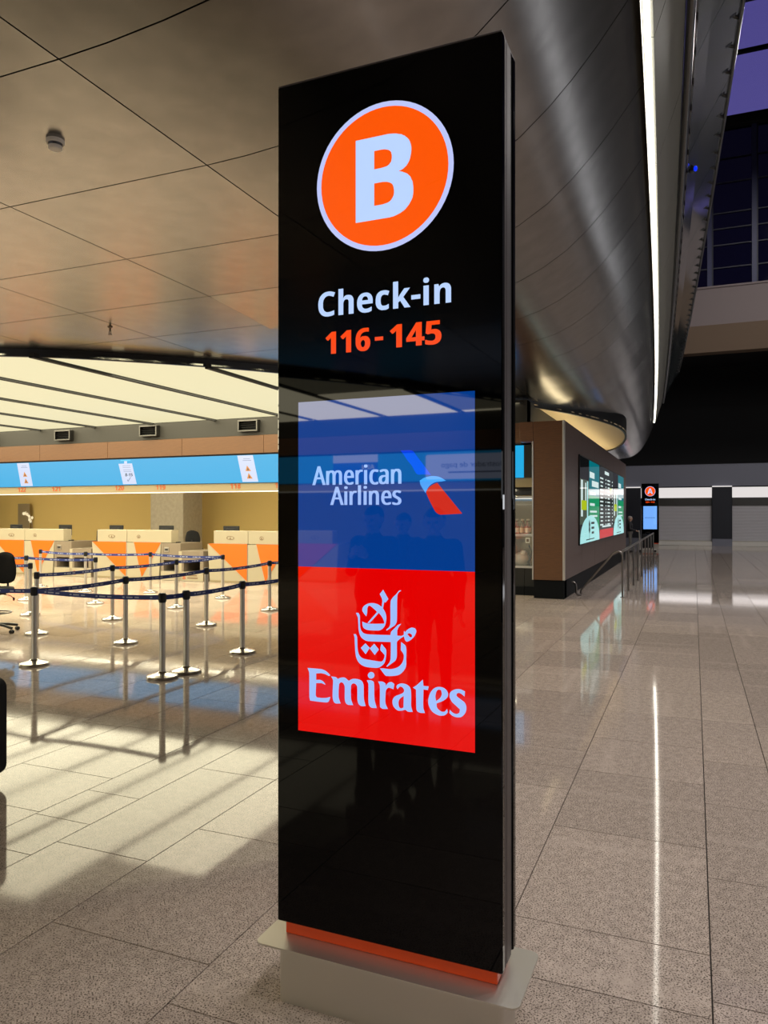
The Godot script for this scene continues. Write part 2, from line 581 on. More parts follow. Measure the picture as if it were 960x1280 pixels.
# printed marks on the sign's screen, in tenths of a millimetre from the lower left corner of the sign
const PRINT := {
	"emblem": [
		[4231, 15541, 4360, 15701, 4563, 15377, 4450, 15248, 4399, 15266, 4354, 15041, 4305, 15068, 4328, 15337],
		[3701, 14724, 3602, 14824, 3543, 14941, 3602, 15079, 3767, 15177, 3931, 15206, 4127, 15179, 4305, 15083, 4434, 14911, 4483, 14721, 4450, 14482, 4354, 14328, 4208, 14242, 3800, 14229, 3652, 14262, 3569, 14341, 3543, 14520, 3635, 14489, 3800, 14460, 4354, 14491, 4412, 14509, 4379, 14626, 4289, 14770, 4192, 14869, 3839, 14495, 3751, 14487, 4127, 14896, 3996, 15009, 3859, 15101, 3783, 15097, 3741, 15011, 3734, 14861],
		[5057, 15699, 4946, 15615, 4899, 15481, 4886, 14625, 4819, 14473, 4691, 14377, 4499, 14253, 4476, 14282, 4595, 14386, 4643, 14522, 4650, 15292, 4739, 15444, 4867, 15568, 4978, 15696],
		[3287, 14823, 3387, 14828, 3443, 14725, 3453, 14364, 3503, 14187, 3635, 14090, 3898, 14076, 4643, 14102, 4675, 14228, 4803, 14354, 4930, 14480, 5057, 14531, 4946, 14392, 4899, 14272, 4899, 14101, 5057, 14099, 5183, 14171, 5199, 14114, 5089, 14048, 4946, 13950, 4886, 13858, 4886, 13386, 4835, 13220, 4723, 13123, 4515, 12967, 4489, 12986, 4595, 13113, 4650, 13250, 4659, 13858, 3800, 13830, 3635, 13864, 3486, 13975, 3404, 14181, 3370, 14661, 3320, 14764],
		[3197, 14047, 3287, 14053, 3337, 13935, 3354, 13514, 3420, 13308, 3553, 13197, 3800, 13162, 4289, 13134, 4386, 13230, 4418, 13381, 4337, 13464, 4257, 13548, 4273, 13698, 4305, 13766, 4386, 13676, 4476, 13563, 4466, 13296, 4418, 13114, 4305, 12986, 4159, 12906, 3865, 12892, 3619, 12917, 3404, 13035, 3287, 13268, 3244, 13748, 3237, 13929],
		[3486, 13569, 3668, 13746, 3839, 13593, 3675, 13357],
		[3839, 13572, 4013, 13755, 4192, 13558, 4035, 13353],
		[5051, 13884, 5231, 13734, 5240, 13295, 5231, 13030, 5089, 12813, 4899, 12694, 4483, 12644, 4354, 12752, 4240, 12886, 4354, 12901, 4643, 12895, 4899, 12974, 5057, 13104, 5136, 13258, 5152, 13435, 5089, 13548, 5041, 13603],
		[5152, 14214, 5168, 14288, 5199, 14237, 5278, 14324, 5435, 14415, 5575, 14400, 5622, 14301, 5560, 14137, 5435, 13997, 5294, 13915, 5215, 13939, 5168, 14053],
	],
	"emblem_hole": [
		[5284, 14178, 5356, 14212, 5450, 14174, 5466, 14101, 5419, 14069, 5341, 14108],
	],
	"word": [
		[1303, 12670, 1566, 12674, 1911, 12668, 2101, 12599, 2252, 12477, 2195, 12448, 2025, 12508, 1872, 12523, 1662, 12495, 1662, 12257, 1834, 12272, 1968, 12216, 2055, 12112, 1892, 12159, 1662, 12138, 1643, 11695, 1681, 11614, 1872, 11608, 2063, 11627, 2252, 11685, 2195, 11528, 2120, 11470, 1834, 11459, 1412, 11469, 1381, 11602, 1373, 12488],
		[2282, 12435, 2478, 12428, 2553, 12368, 2702, 12431, 2851, 12437, 2999, 12339, 3147, 12419, 3330, 12434, 3513, 12384, 3593, 12226, 3604, 11748, 3676, 11491, 3513, 11474, 3404, 11530, 3349, 11690, 3341, 12154, 3275, 12247, 3165, 12254, 3092, 12164, 3092, 11698, 3176, 11474, 2962, 11469, 2870, 11544, 2840, 11708, 2840, 12108, 2777, 12236, 2684, 12262, 2609, 12188, 2590, 11717, 2672, 11484, 2459, 11470, 2373, 11562, 2346, 11761, 2365, 12301, 2335, 12366],
		[3724, 12419, 3893, 12433, 4001, 12361, 4019, 11788, 4109, 11462, 3911, 11455, 3810, 11537, 3785, 11732, 3785, 12292],
		[4023, 12625, 3983, 12537, 3893, 12496, 3803, 12521, 3763, 12603, 3803, 12692, 3893, 12733, 3983, 12707],
		[4169, 12418, 4340, 12423, 4446, 12367, 4464, 12283, 4563, 12406, 4686, 12440, 4792, 12378, 4757, 12196, 4669, 12220, 4563, 12227, 4475, 12137, 4450, 11955, 4450, 11661, 4545, 11475, 4340, 11461, 4244, 11510, 4236, 11673, 4233, 12263],
		[4879, 12272, 4897, 12354, 5054, 12427, 5262, 12403, 5400, 12287, 5428, 12015, 5428, 11661, 5486, 11468, 5314, 11456, 5210, 11510, 5089, 11472, 4914, 11464, 4757, 11594, 4722, 11786, 4809, 11940, 5019, 12041, 5141, 12118, 5165, 12217, 5106, 12292, 5002, 12315, 4914, 12210],
		[5497, 12318, 5641, 12421, 5862, 12626, 5886, 12411, 6083, 12412, 6049, 12282, 5886, 12289, 5879, 11674, 5941, 11473, 5777, 11465, 5658, 11508, 5624, 11617, 5613, 12258],
		[6751, 11699, 6768, 11574, 6652, 11467, 6452, 11446, 6217, 11549, 6083, 11759, 6073, 11981, 6150, 12211, 6285, 12367, 6452, 12430, 6652, 12400, 6774, 12269, 6768, 12111, 6619, 11970, 6368, 11850, 6385, 11709, 6519, 11596, 6652, 11594, 6735, 11681],
		[7374, 12184, 7277, 12253, 7179, 12291, 7097, 12252, 7097, 12174, 7211, 12090, 7374, 11981, 7439, 11831, 7407, 11640, 7277, 11486, 7113, 11447, 6949, 11483, 6834, 11565, 6850, 11677, 6949, 11593, 7081, 11559, 7195, 11618, 7211, 11730, 7097, 11828, 6933, 11953, 6844, 12118, 6867, 12278, 7015, 12386, 7211, 12419, 7390, 12358],
	],
	"word_hole": [
		[5151, 11996, 5002, 11878, 4949, 11743, 4977, 11584, 5054, 11543, 5141, 11584],
		[6352, 11928, 6325, 12069, 6358, 12246, 6435, 12333, 6535, 12326, 6559, 12186, 6502, 12054],
	],
	"tail_red": [
		[5997, 19125, 6073, 19298, 6227, 19412, 6394, 19481, 7294, 18414, 6561, 18377, 6440, 18400, 6318, 18501],
	],
	"tail_pale": [
		[5749, 19565, 5920, 19663, 6196, 19716, 6470, 19682, 6712, 19548, 6561, 19522, 6318, 19497, 6120, 19385, 5997, 19212, 5966, 19126, 5780, 19419],
	],
	"tail_blue": [
		[5029, 20643, 5454, 20629, 5610, 20472, 6165, 19760, 5889, 19780, 5641, 19800, 5454, 20096, 5297, 20276, 5171, 20456],
	],
}

# ------------------------------------------------------------------ camera, sky, exposure, added hall lamps
func set_view() -> void:
	var cam := Camera3D.new()
	cam.name = "camera"
	cam.fov = rad_to_deg(2.0 * atan(640.0 / FOCAL))
	cam.near = 0.05
	cam.far = 300.0
	cam.position = P(0, EYE, 0)
	cam.rotation = Vector3(atan(2.5 / FOCAL), deg_to_rad(YAW), 0)
	add_child(cam)
	cam.current = true
	var we := WorldEnvironment.new()
	we.name = "environment"
	var env := Environment.new()
	var sky := Sky.new()
	var dusk := ProceduralSkyMaterial.new()
	dusk.sky_top_color = srgb(74, 68, 138)
	dusk.sky_horizon_color = srgb(104, 96, 168)
	dusk.sky_curve = 0.3
	dusk.ground_horizon_color = srgb(52, 48, 80)
	dusk.ground_bottom_color = srgb(30, 28, 44)
	sky.sky_material = dusk
	env.background_mode = Environment.BG_SKY
	env.sky = sky
	env.tonemap_mode = Environment.TONE_MAPPER_LINEAR
	env.tonemap_exposure = 1.0
	env.sdfgi_enabled = true
	env.ssao_enabled = true
	env.ssil_enabled = true
	we.environment = env
	add_child(we)

func added_hall_lamps() -> void:
	# unseen lamps, added high up to brighten the hall floor and far end
	for e in [[5.0, -9.0], [5.0, -3.0], [5.5, 3.0], [6.0, 9.0], [6.5, 16.0], [7.0, 24.0], [6.0, 36.0]]:
		var i: int = int(e[1])
		var t := thing("added_hall_lamp", "unseen square lamp added under the hall roof, %s" % {-9: "farthest behind the entrance", -3: "second behind the entrance", 3: "nearest the black sign", 9: "beside the steel bulkhead", 16: "across from the wooden kiosk", 24: "second from the shutters", 36: "nearest the shutters"}[i], "lamp", P(e[0], 21.0, e[1]), 0.0, "lamps added under the hall roof")
		obj("housing", one_box(Vector3(0, 0.14, 0), Vector3(2.5, 0.24, 2.5), 0.03), mats.matt_black, t)
		obj("diffuser", one_box(Vector3.ZERO, Vector3(2.3, 0.05, 2.3), 0.01), mats.added_lamp_glow, t)
		obj("hanger", one_box(Vector3(0, 6.7, 0), Vector3(0.06, 13.0, 0.06)), mats.matt_black, t)
		area_light(t, Vector3(0, -0.05, 0), Vector3.DOWN, Vector2(2.3, 2.3), Color(1.0, 0.98, 0.965), HALL)

const HALL := 44.0
const COVE := 14.0
const LUMINOUS := 5.4
const SHOPS := 2.0

# ------------------------------------------------------------------ plan curves
func led_u(v: float) -> float:
	return -0.354 - 0.0359 * (v - 6.505) - 0.00041 * (v - 6.505) * (v - 16.87)

const SECTION := [[-3.431, 4.5], [-3.084, 4.51], [-2.699, 4.539], [-2.313, 4.587], [-1.928, 4.683], [-1.638, 4.809], [-1.349, 4.982], [-1.108, 5.184], [-0.916, 5.377], [-0.723, 5.599], [-0.559, 5.811], [-0.453, 5.955], [-0.395, 6.023]]

func sec_u(i: int, v: float) -> float:
	var u: float = SECTION[i][0]
	return u + clampf((u + 3.431) / 3.075, 0.0, 1.0) * (led_u(v) + 0.354)

# height and normal of the bulkhead's underside
func shell_at(u: float, v: float) -> Array:
	if u <= sec_u(0, v):
		return [4.5, Vector3(0, -1, 0)]
	for i in SECTION.size() - 1:
		var u0 := sec_u(i, v)
		var u1 := sec_u(i + 1, v)
		if u <= u1 + 1e-5 or i == SECTION.size() - 2:
			var t := clampf((u - u0) / (u1 - u0), 0.0, 1.0)
			var n := sec_n(i, v).lerp(sec_n(i + 1, v), t).normalized()
			return [lerpf(SECTION[i][1], SECTION[i + 1][1], t), n]
	return [4.5, Vector3(0, -1, 0)]

func sec_n(i: int, v: float) -> Vector3:
	var a := maxi(i - 1, 0)
	var b := mini(i + 1, SECTION.size() - 1)
	var d := Vector2(sec_u(b, v) - sec_u(a, v), SECTION[b][1] - SECTION[a][1]).normalized()
	return Vector3(d.y, -d.x, 0)

# the rounded edge of the luminous ceiling, in (u, v)
func oval(mirror: bool) -> PackedVector2Array:
	var k := [[-30.0, 6.1], [-23.0, 6.3], [-18.0, 6.55], [-14.0, 7.15], [-10.29, 8.81], [-8.6, 10.02], [-6.91, 11.76], [-5.2, 14.3], [-3.8, 17.15], [-2.6, 20.3], [-2.02, 23.2], [-2.06, 26.1], [-2.5, 29.2], [-3.2, 31.6], [-4.6, 33.6], [-7.0, 35.2], [-11.0, 36.0], [-30.0, 36.2]]
	var c := Curve2D.new()
	for i in k.size():
		var p := Vector2(k[i][0], k[i][1])
		var t := (Vector2(k[mini(i + 1, k.size() - 1)][0], k[mini(i + 1, k.size() - 1)][1]) - Vector2(k[maxi(i - 1, 0)][0], k[maxi(i - 1, 0)][1])) / 6.0
		c.add_point(p, -t, t)
	var out := PackedVector2Array()
	for p in c.tessellate_even_length(5, 0.35):
		out.append(Vector2(p.x, 4.3 - p.y) if mirror else p)
	return out

# ------------------------------------------------------------------ floor

func build_floor() -> void:
	var root := structure("floor")
	obj("screed", span(-27, 9.5, -0.3, -0.012, -22, 52), mats.grout, root)
	var lines := [-3.74, -3.31, -2.68, -1.83, -0.77, 0.062, 0.487]
	var widths := [0.85, 0.63, 1.06, 0.425, 0.85, 1.06, 0.63, 0.425]
	var k := 0
	while lines[0] > -26.0:
		lines.push_front(lines[0] - widths[k % 8])
		k += 3
	k = 1
	while lines[-1] < 9.0:
		lines.push_back(lines[-1] + widths[k % 8])
		k += 3
	# joints across each row that can be read off the floor
	var known := {-1: [2.31, 3.4, 5.115, 5.56], -2: [2.57, 3.655, 4.52], -3: [3.21, 4.53], -4: [3.89], 0: [2.05, 2.99, 3.42, 4.5, 5.55, 6.4, 7.3, 8.3, 9.72, 11.08, 12.4, 13.8], 1: [3.1, 4.15, 5.2, 6.1, 7.3, 8.5, 9.7, 12.7]}
	var lens := [0.85, 1.06, 1.28, 1.06, 0.63, 1.28, 0.43]
	var tiles := []
	for r in lines.size() - 1:
		var u0: float = lines[r]
		var u1: float = lines[r + 1]
		var key := 99
		for e in [[-1.83, -1], [-2.68, -2], [-3.31, -3], [-3.74, -4], [-0.77, 0], [0.062, 1]]:
			if absf(u0 - e[0]) < 0.001:
				key = e[1]
		var cuts := []
		if known.has(key):
			cuts = known[key].duplicate()
		else:
			cuts = [rng.randf_range(0.0, 1.2)]
		while cuts[0] > -21.5:
			cuts.push_front(cuts[0] - lens[rng.randi() % 7])
		while cuts[-1] < 47.0:
			cuts.push_back(cuts[-1] + lens[rng.randi() % 7])
		for i in cuts.size() - 1:
			tiles.append([u0, u1, cuts[i], minf(cuts[i + 1], 47.5), seen_area(u0, u1, cuts[i], cuts[i + 1])])
	tiles.sort_custom(func(a, b): return a[4] > b[4])
	var far := [MB.new(), MB.new(), MB.new()]
	for i in tiles.size():
		var t: Array = tiles[i]
		var tone: int = [0, 0, 1, 0, 2, 0, 1, 2][rng.randi() % 8]
		var b: MB = far[tone] if i >= 290 else MB.new()
		b.uvs = 0.5
		b.uvo = Vector2(rng.randf() * 7.0, rng.randf() * 7.0)
		var g := 0.0018
		var e := 0.0014
		var x := [t[0] + g, t[1] - g]
		var y := [t[2] + g, t[3] - g]
		var top := [P(x[0] + e, 0, y[0] + e), P(x[1] - e, 0, y[0] + e), P(x[1] - e, 0, y[1] - e), P(x[0] + e, 0, y[1] - e)]
		var low := [P(x[0], -0.012, y[0]), P(x[1], -0.012, y[0]), P(x[1], -0.012, y[1]), P(x[0], -0.012, y[1])]
		b.face(top, Vector3.UP)
		var mid: Vector3 = (top[0] + top[2]) / 2
		for s in 4:
			var n := (s + 1) % 4
			b.face([top[s], top[n], low[n], low[s]], (low[s] + low[n]) / 2 - mid)
		if i < 290:
			obj("tile", b, mats[["granite_mid", "granite_deep", "granite_pale"][tone]], root)
	for i in 3:
		stuff(obj("distant_tiles", far[i], mats[["granite_mid", "granite_deep", "granite_pale"][i]], root))

# rough share of the frame that a floor tile covers
func seen_area(u0: float, u1: float, v0: float, v1: float) -> float:
	var a := deg_to_rad(YAW)
	var u := (u0 + u1) / 2
	var v := (v0 + v1) / 2
	var d := cos(a) * v - sin(a) * u
	if d < 1.5:
		return 0.0
	var x := (cos(a) * u + sin(a) * v) / d * FOCAL
	var y := EYE / d * FOCAL
	var margin := 0.6 / d * FOCAL
	if absf(x) > 480.0 + margin or y > 640.0 + margin:
		return 0.0
	return (u1 - u0) * (v1 - v0) * EYE / (d * d * d)

# ------------------------------------------------------------------ ceilings
func cut_away(poly: PackedVector2Array, holes: Array) -> Array:
	var pieces := [poly]
	for h in holes:
		var next := []
		for p in pieces:
			for q in Geometry2D.clip_polygons(p, h):
				if q.size() > 2 and not (Geometry2D.is_polygon_clockwise(q) != Geometry2D.is_polygon_clockwise(p)):
					next.append(q)
		pieces = next
	return pieces

func build_ceiling() -> void:
	var root := structure("ceiling")
	var holes := [oval(false), oval(true)]
	var rest := MB.new()
	var cols := []
	for i in 12:
		cols.append(-3.431 - 2.043 * i)
	for row in range(-14, 24):
		var v0 := 3.335 + 1.446 * row
		var v1 := v0 + 1.446
		var g := 0.006
		for i in cols.size() - 1:
			var u0: float = cols[i + 1] + g
			var u1: float = cols[i] - g
			var rect := PackedVector2Array([Vector2(u0, v0 + g), Vector2(u1, v0 + g), Vector2(u1, v1 - g), Vector2(u0, v1 - g)])
			var lean := Vector3(rng.randf_range(-1, 1), 0, rng.randf_range(-1, 1)) * 0.004
			for p in cut_away(rect, holes):
				var alone := v1 > 0.0 and v1 < 16.0
				var b: MB = MB.new() if alone else rest
				var sag := 0.0
				if i == 0 and row == 3:
					sag = 0.075
				var idx := Geometry2D.triangulate_polygon(p)
				for t in range(0, idx.size(), 3):
					var q := []
					for k in 3:
						var w: Vector2 = p[idx[t + k]]
						var dz := sag * clampf((u1 - w.x) / 2.03, 0, 1) * clampf((w.y - v0) / 1.446, 0, 1)
						q.append(P(w.x, 4.5 - dz, w.y))
					var n := (Vector3(0, -1, 0) + lean).normalized()
					if sag > 0.0:
						n = (q[1] - q[0]).cross(q[2] - q[0]).normalized()
						n = n if n.y < 0 else -n
					b.tri_n(q[0], q[1], q[2], n, n, n)
				for k in p.size():
					var w0: Vector2 = p[k]
					var w1: Vector2 = p[(k + 1) % p.size()]
					var h0 := sag * clampf((u1 - w0.x) / 2.03, 0, 1) * clampf((w0.y - v0) / 1.446, 0, 1)
					var h1 := sag * clampf((u1 - w1.x) / 2.03, 0, 1) * clampf((w1.y - v0) / 1.446, 0, 1)
					var d := w1 - w0
					if d.length() > 1e-4:
						var o := Vector3(d.y, 0, d.x)
						var c := (rect[0] + rect[2]) / 2
						var m := P((w0.x + w1.x) / 2 - c.x, 0, (w0.y + w1.y) / 2 - c.y)
						if o.dot(m) < 0:
							o = -o
						b.face([P(w0.x, 4.5 - h0, w0.y), P(w1.x, 4.5 - h1, w1.y), P(w1.x, 4.525 - h1, w1.y), P(w0.x, 4.525 - h0, w0.y)], o)
				if alone:
					obj("metal_panel", b, mats.ceiling_metal, root)
		# the curved bulkhead panel of this row
		var cv := MB.new()
		var lean2 := Vector3(rng.randf_range(-1, 1), rng.randf_range(-1, 1), rng.randf_range(-1, 1)) * 0.012
		for i in SECTION.size() - 1:
			for s in 2:
				var a0 := v0 + g + (1.446 - 2 * g) * s / 2.0
				var a1 := a0 + (1.446 - 2 * g) / 2.0
				var e := g if i == 0 else 0.0
				var quad := PackedVector2Array([Vector2(sec_u(i, a0) + e, a0), Vector2(sec_u(i + 1, a0), a0), Vector2(sec_u(i + 1, a1), a1), Vector2(sec_u(i, a1) + e, a1)])
				for p in cut_away(quad, holes):
					var idx := Geometry2D.triangulate_polygon(p)
					for t in range(0, idx.size(), 3):
						var q := []
						var n := []
						for k in 3:
							var w: Vector2 = p[idx[t + k]]
							var h := shell_at(w.x, w.y)
							q.append(P(w.x, h[0], w.y))
							n.append((h[1] + lean2).normalized())
						cv.tri_n(q[0], q[1], q[2], n[0], n[1], n[2])
		# the folded edges of the panel
		for a in [v0 + g, v1 - g]:
			for i in SECTION.size() - 1:
				var m := Vector2((sec_u(i, a) + sec_u(i + 1, a)) / 2, a)
				if Geometry2D.is_point_in_polygon(m, holes[0]) or Geometry2D.is_point_in_polygon(m, holes[1]):
					continue
				var p0 := P(sec_u(i, a), SECTION[i][1], a)
				var p1 := P(sec_u(i + 1, a), SECTION[i + 1][1], a)
				var up := -sec_n(i, a) * 0.03
				cv.face([p0, p1, p1 + up, p0 + up], Vector3(0, 0, 1 if a == v0 + g else -1))
		if not cv.empty:
			obj("curved_panel", cv, mats.ceiling_metal, root)
	stuff(obj("distant_panels", rest, mats.ceiling_metal, root))
	# near-black sheet added behind the panels, its colour giving the joints their shade
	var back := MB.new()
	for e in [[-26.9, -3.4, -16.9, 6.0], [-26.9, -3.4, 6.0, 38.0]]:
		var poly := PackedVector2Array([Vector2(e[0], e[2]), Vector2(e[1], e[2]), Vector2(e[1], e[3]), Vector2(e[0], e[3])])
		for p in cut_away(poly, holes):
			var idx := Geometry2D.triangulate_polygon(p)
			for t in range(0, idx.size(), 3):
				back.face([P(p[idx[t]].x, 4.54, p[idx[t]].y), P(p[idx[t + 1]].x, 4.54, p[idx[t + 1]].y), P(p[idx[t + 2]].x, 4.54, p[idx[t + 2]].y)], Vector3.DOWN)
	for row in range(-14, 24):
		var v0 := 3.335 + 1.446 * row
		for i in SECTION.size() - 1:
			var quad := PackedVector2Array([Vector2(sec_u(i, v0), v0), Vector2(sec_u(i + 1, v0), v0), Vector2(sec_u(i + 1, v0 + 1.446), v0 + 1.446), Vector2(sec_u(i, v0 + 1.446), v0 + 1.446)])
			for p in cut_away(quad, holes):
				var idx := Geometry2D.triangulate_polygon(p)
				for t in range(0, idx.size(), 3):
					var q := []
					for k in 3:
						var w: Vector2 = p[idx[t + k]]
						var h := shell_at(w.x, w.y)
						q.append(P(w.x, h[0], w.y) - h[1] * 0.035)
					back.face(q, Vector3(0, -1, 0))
	obj("dark_backing", back, mats.ceiling_gap, root)

func build_luminous(mirror: bool) -> void:
	var root := structure("luminous_ceiling")
	var edge := oval(mirror)
	var mv := func(v: float) -> float: return 4.3 - v if mirror else v
	# dark rim between the metal and the luminous ceiling
	var rim := MB.new()
	for i in edge.size() - 1:
		var a := edge[i]
		var b := edge[i + 1]
		if maxf(a.x, b.x) < -26.9:
			continue
		var ha: float = shell_at(a.x, a.y)[0] + 0.02
		var hb: float = shell_at(b.x, b.y)[0] + 0.02
		var sides := []
		for k in [i, i + 1]:
			var d: Vector2 = edge[mini(k + 1, edge.size() - 1)] - edge[maxi(k - 1, 0)]
			var inner := Vector2(d.y, -d.x).normalized() * 0.06
			if (Vector2(-14, mv.call(20.0)) - edge[k]).dot(inner) < 0:
				inner = -inner
			sides.append(P(inner.x, 0, inner.y))
		var into: Vector3 = (sides[0] + sides[1]) / 2.0
		var low := 4.375
		var q := [P(a.x, low, a.y), P(b.x, low, b.y), P(b.x, hb, b.y), P(a.x, ha, a.y)]
		rim.face(q, -into)
		rim.face([q[0] + sides[0], q[1] + sides[1], q[2] + sides[1], q[3] + sides[0]], into)
		rim.face([q[0], q[1], q[1] + sides[1], q[0] + sides[0]], Vector3.DOWN)
	obj("rim", rim, mats.fascia_dark, root)
	var lines := [-3.62, -5.66, -7.75, -9.82, -11.95, -14.05, -16.13, -18.25, -20.35, -22.45, -24.55, -26.8]
	for i in lines.size() - 1:
		var u1: float = lines[i] - 0.05
		var u0: float = lines[i + 1] + 0.05
		var va: float = mv.call(4.0)
		var vb: float = mv.call(17.3)
		var rect := PackedVector2Array([Vector2(u0, va), Vector2(u1, va), Vector2(u1, vb), Vector2(u0, vb)])
		for p in Geometry2D.intersect_polygons(rect, edge):
			var b := MB.new()
			var fl := PackedVector2Array()
			for w in p:
				fl.append(Vector2(w.x, w.y))
			# prism() works in x-y: lay it flat
			b.xf = Transform3D(Basis(Vector3(1, 0, 0), Vector3(0, 0, -1), Vector3(0, 1, 0)), Vector3(0, 4.39, 0))
			b.prism(fl, 0.0, 0.03)
			obj("light_panel", b, mats.luminous_panel, root)
			var lo := p[0].y
			var hi := p[0].y
			for w in p:
				lo = minf(lo, w.y)
				hi = maxf(hi, w.y)
			# the light of the panel: as long as its shorter side
			var um := (u0 + u1) / 2
			var near: float = lo
			var farv: float = hi
			for w in p:
				if mirror and w.y < hi - 0.01 and w.y > lo + 0.3:
					farv = minf(farv, w.y)
				if not mirror and w.y > lo + 0.01 and w.y < hi - 0.3:
					near = maxf(near, w.y)
			if farv - near > 0.3:
				area_light(root, P(um, 4.38, (near + farv) / 2), Vector3.DOWN, Vector2(u1 - u0, farv - near), Color(1.0, 0.955, 0.81), LUMINOUS)
		var start := 0.0
		for k in edge.size() - 1:
			if edge[k].x <= lines[i] and edge[k + 1].x > lines[i] and absf(edge[k].y - mv.call(10.0)) < 9.0:
				start = edge[k].y
		if start != 0.0:
			obj("divider", span(lines[i] - 0.045, lines[i] + 0.045, 4.345, 4.43, start, mv.call(17.0)), mats.matt_black, root)
	# the plain soffit behind the header
	var p2 := PackedVector2Array([Vector2(-26.8, mv.call(17.3)), Vector2(-1.0, mv.call(17.3)), Vector2(-1.0, mv.call(36.5)), Vector2(-26.8, mv.call(36.5))])
	for p in Geometry2D.intersect_polygons(p2, edge):
		var b := MB.new()
		b.xf = Transform3D(Basis(Vector3(1, 0, 0), Vector3(0, 0, -1), Vector3(0, 1, 0)), Vector3(0, 4.42, 0))
		b.prism(p, 0.0, 0.03)
		obj("soffit", b, mats.cream_soffit, root)
	# the small end of the luminous field, beside the kiosk
	var p3 := PackedVector2Array([Vector2(-3.57, mv.call(14.0)), Vector2(-1.0, mv.call(14.0)), Vector2(-1.0, mv.call(17.3)), Vector2(-3.57, mv.call(17.3))])
	for p in Geometry2D.intersect_polygons(p3, edge):
		var b := MB.new()
		b.xf = Transform3D(Basis(Vector3(1, 0, 0), Vector3(0, 0, -1), Vector3(0, 1, 0)), Vector3(0, 4.42, 0))
		b.prism(p, 0.0, 0.03)
		obj("soffit", b, mats.cream_soffit, root)

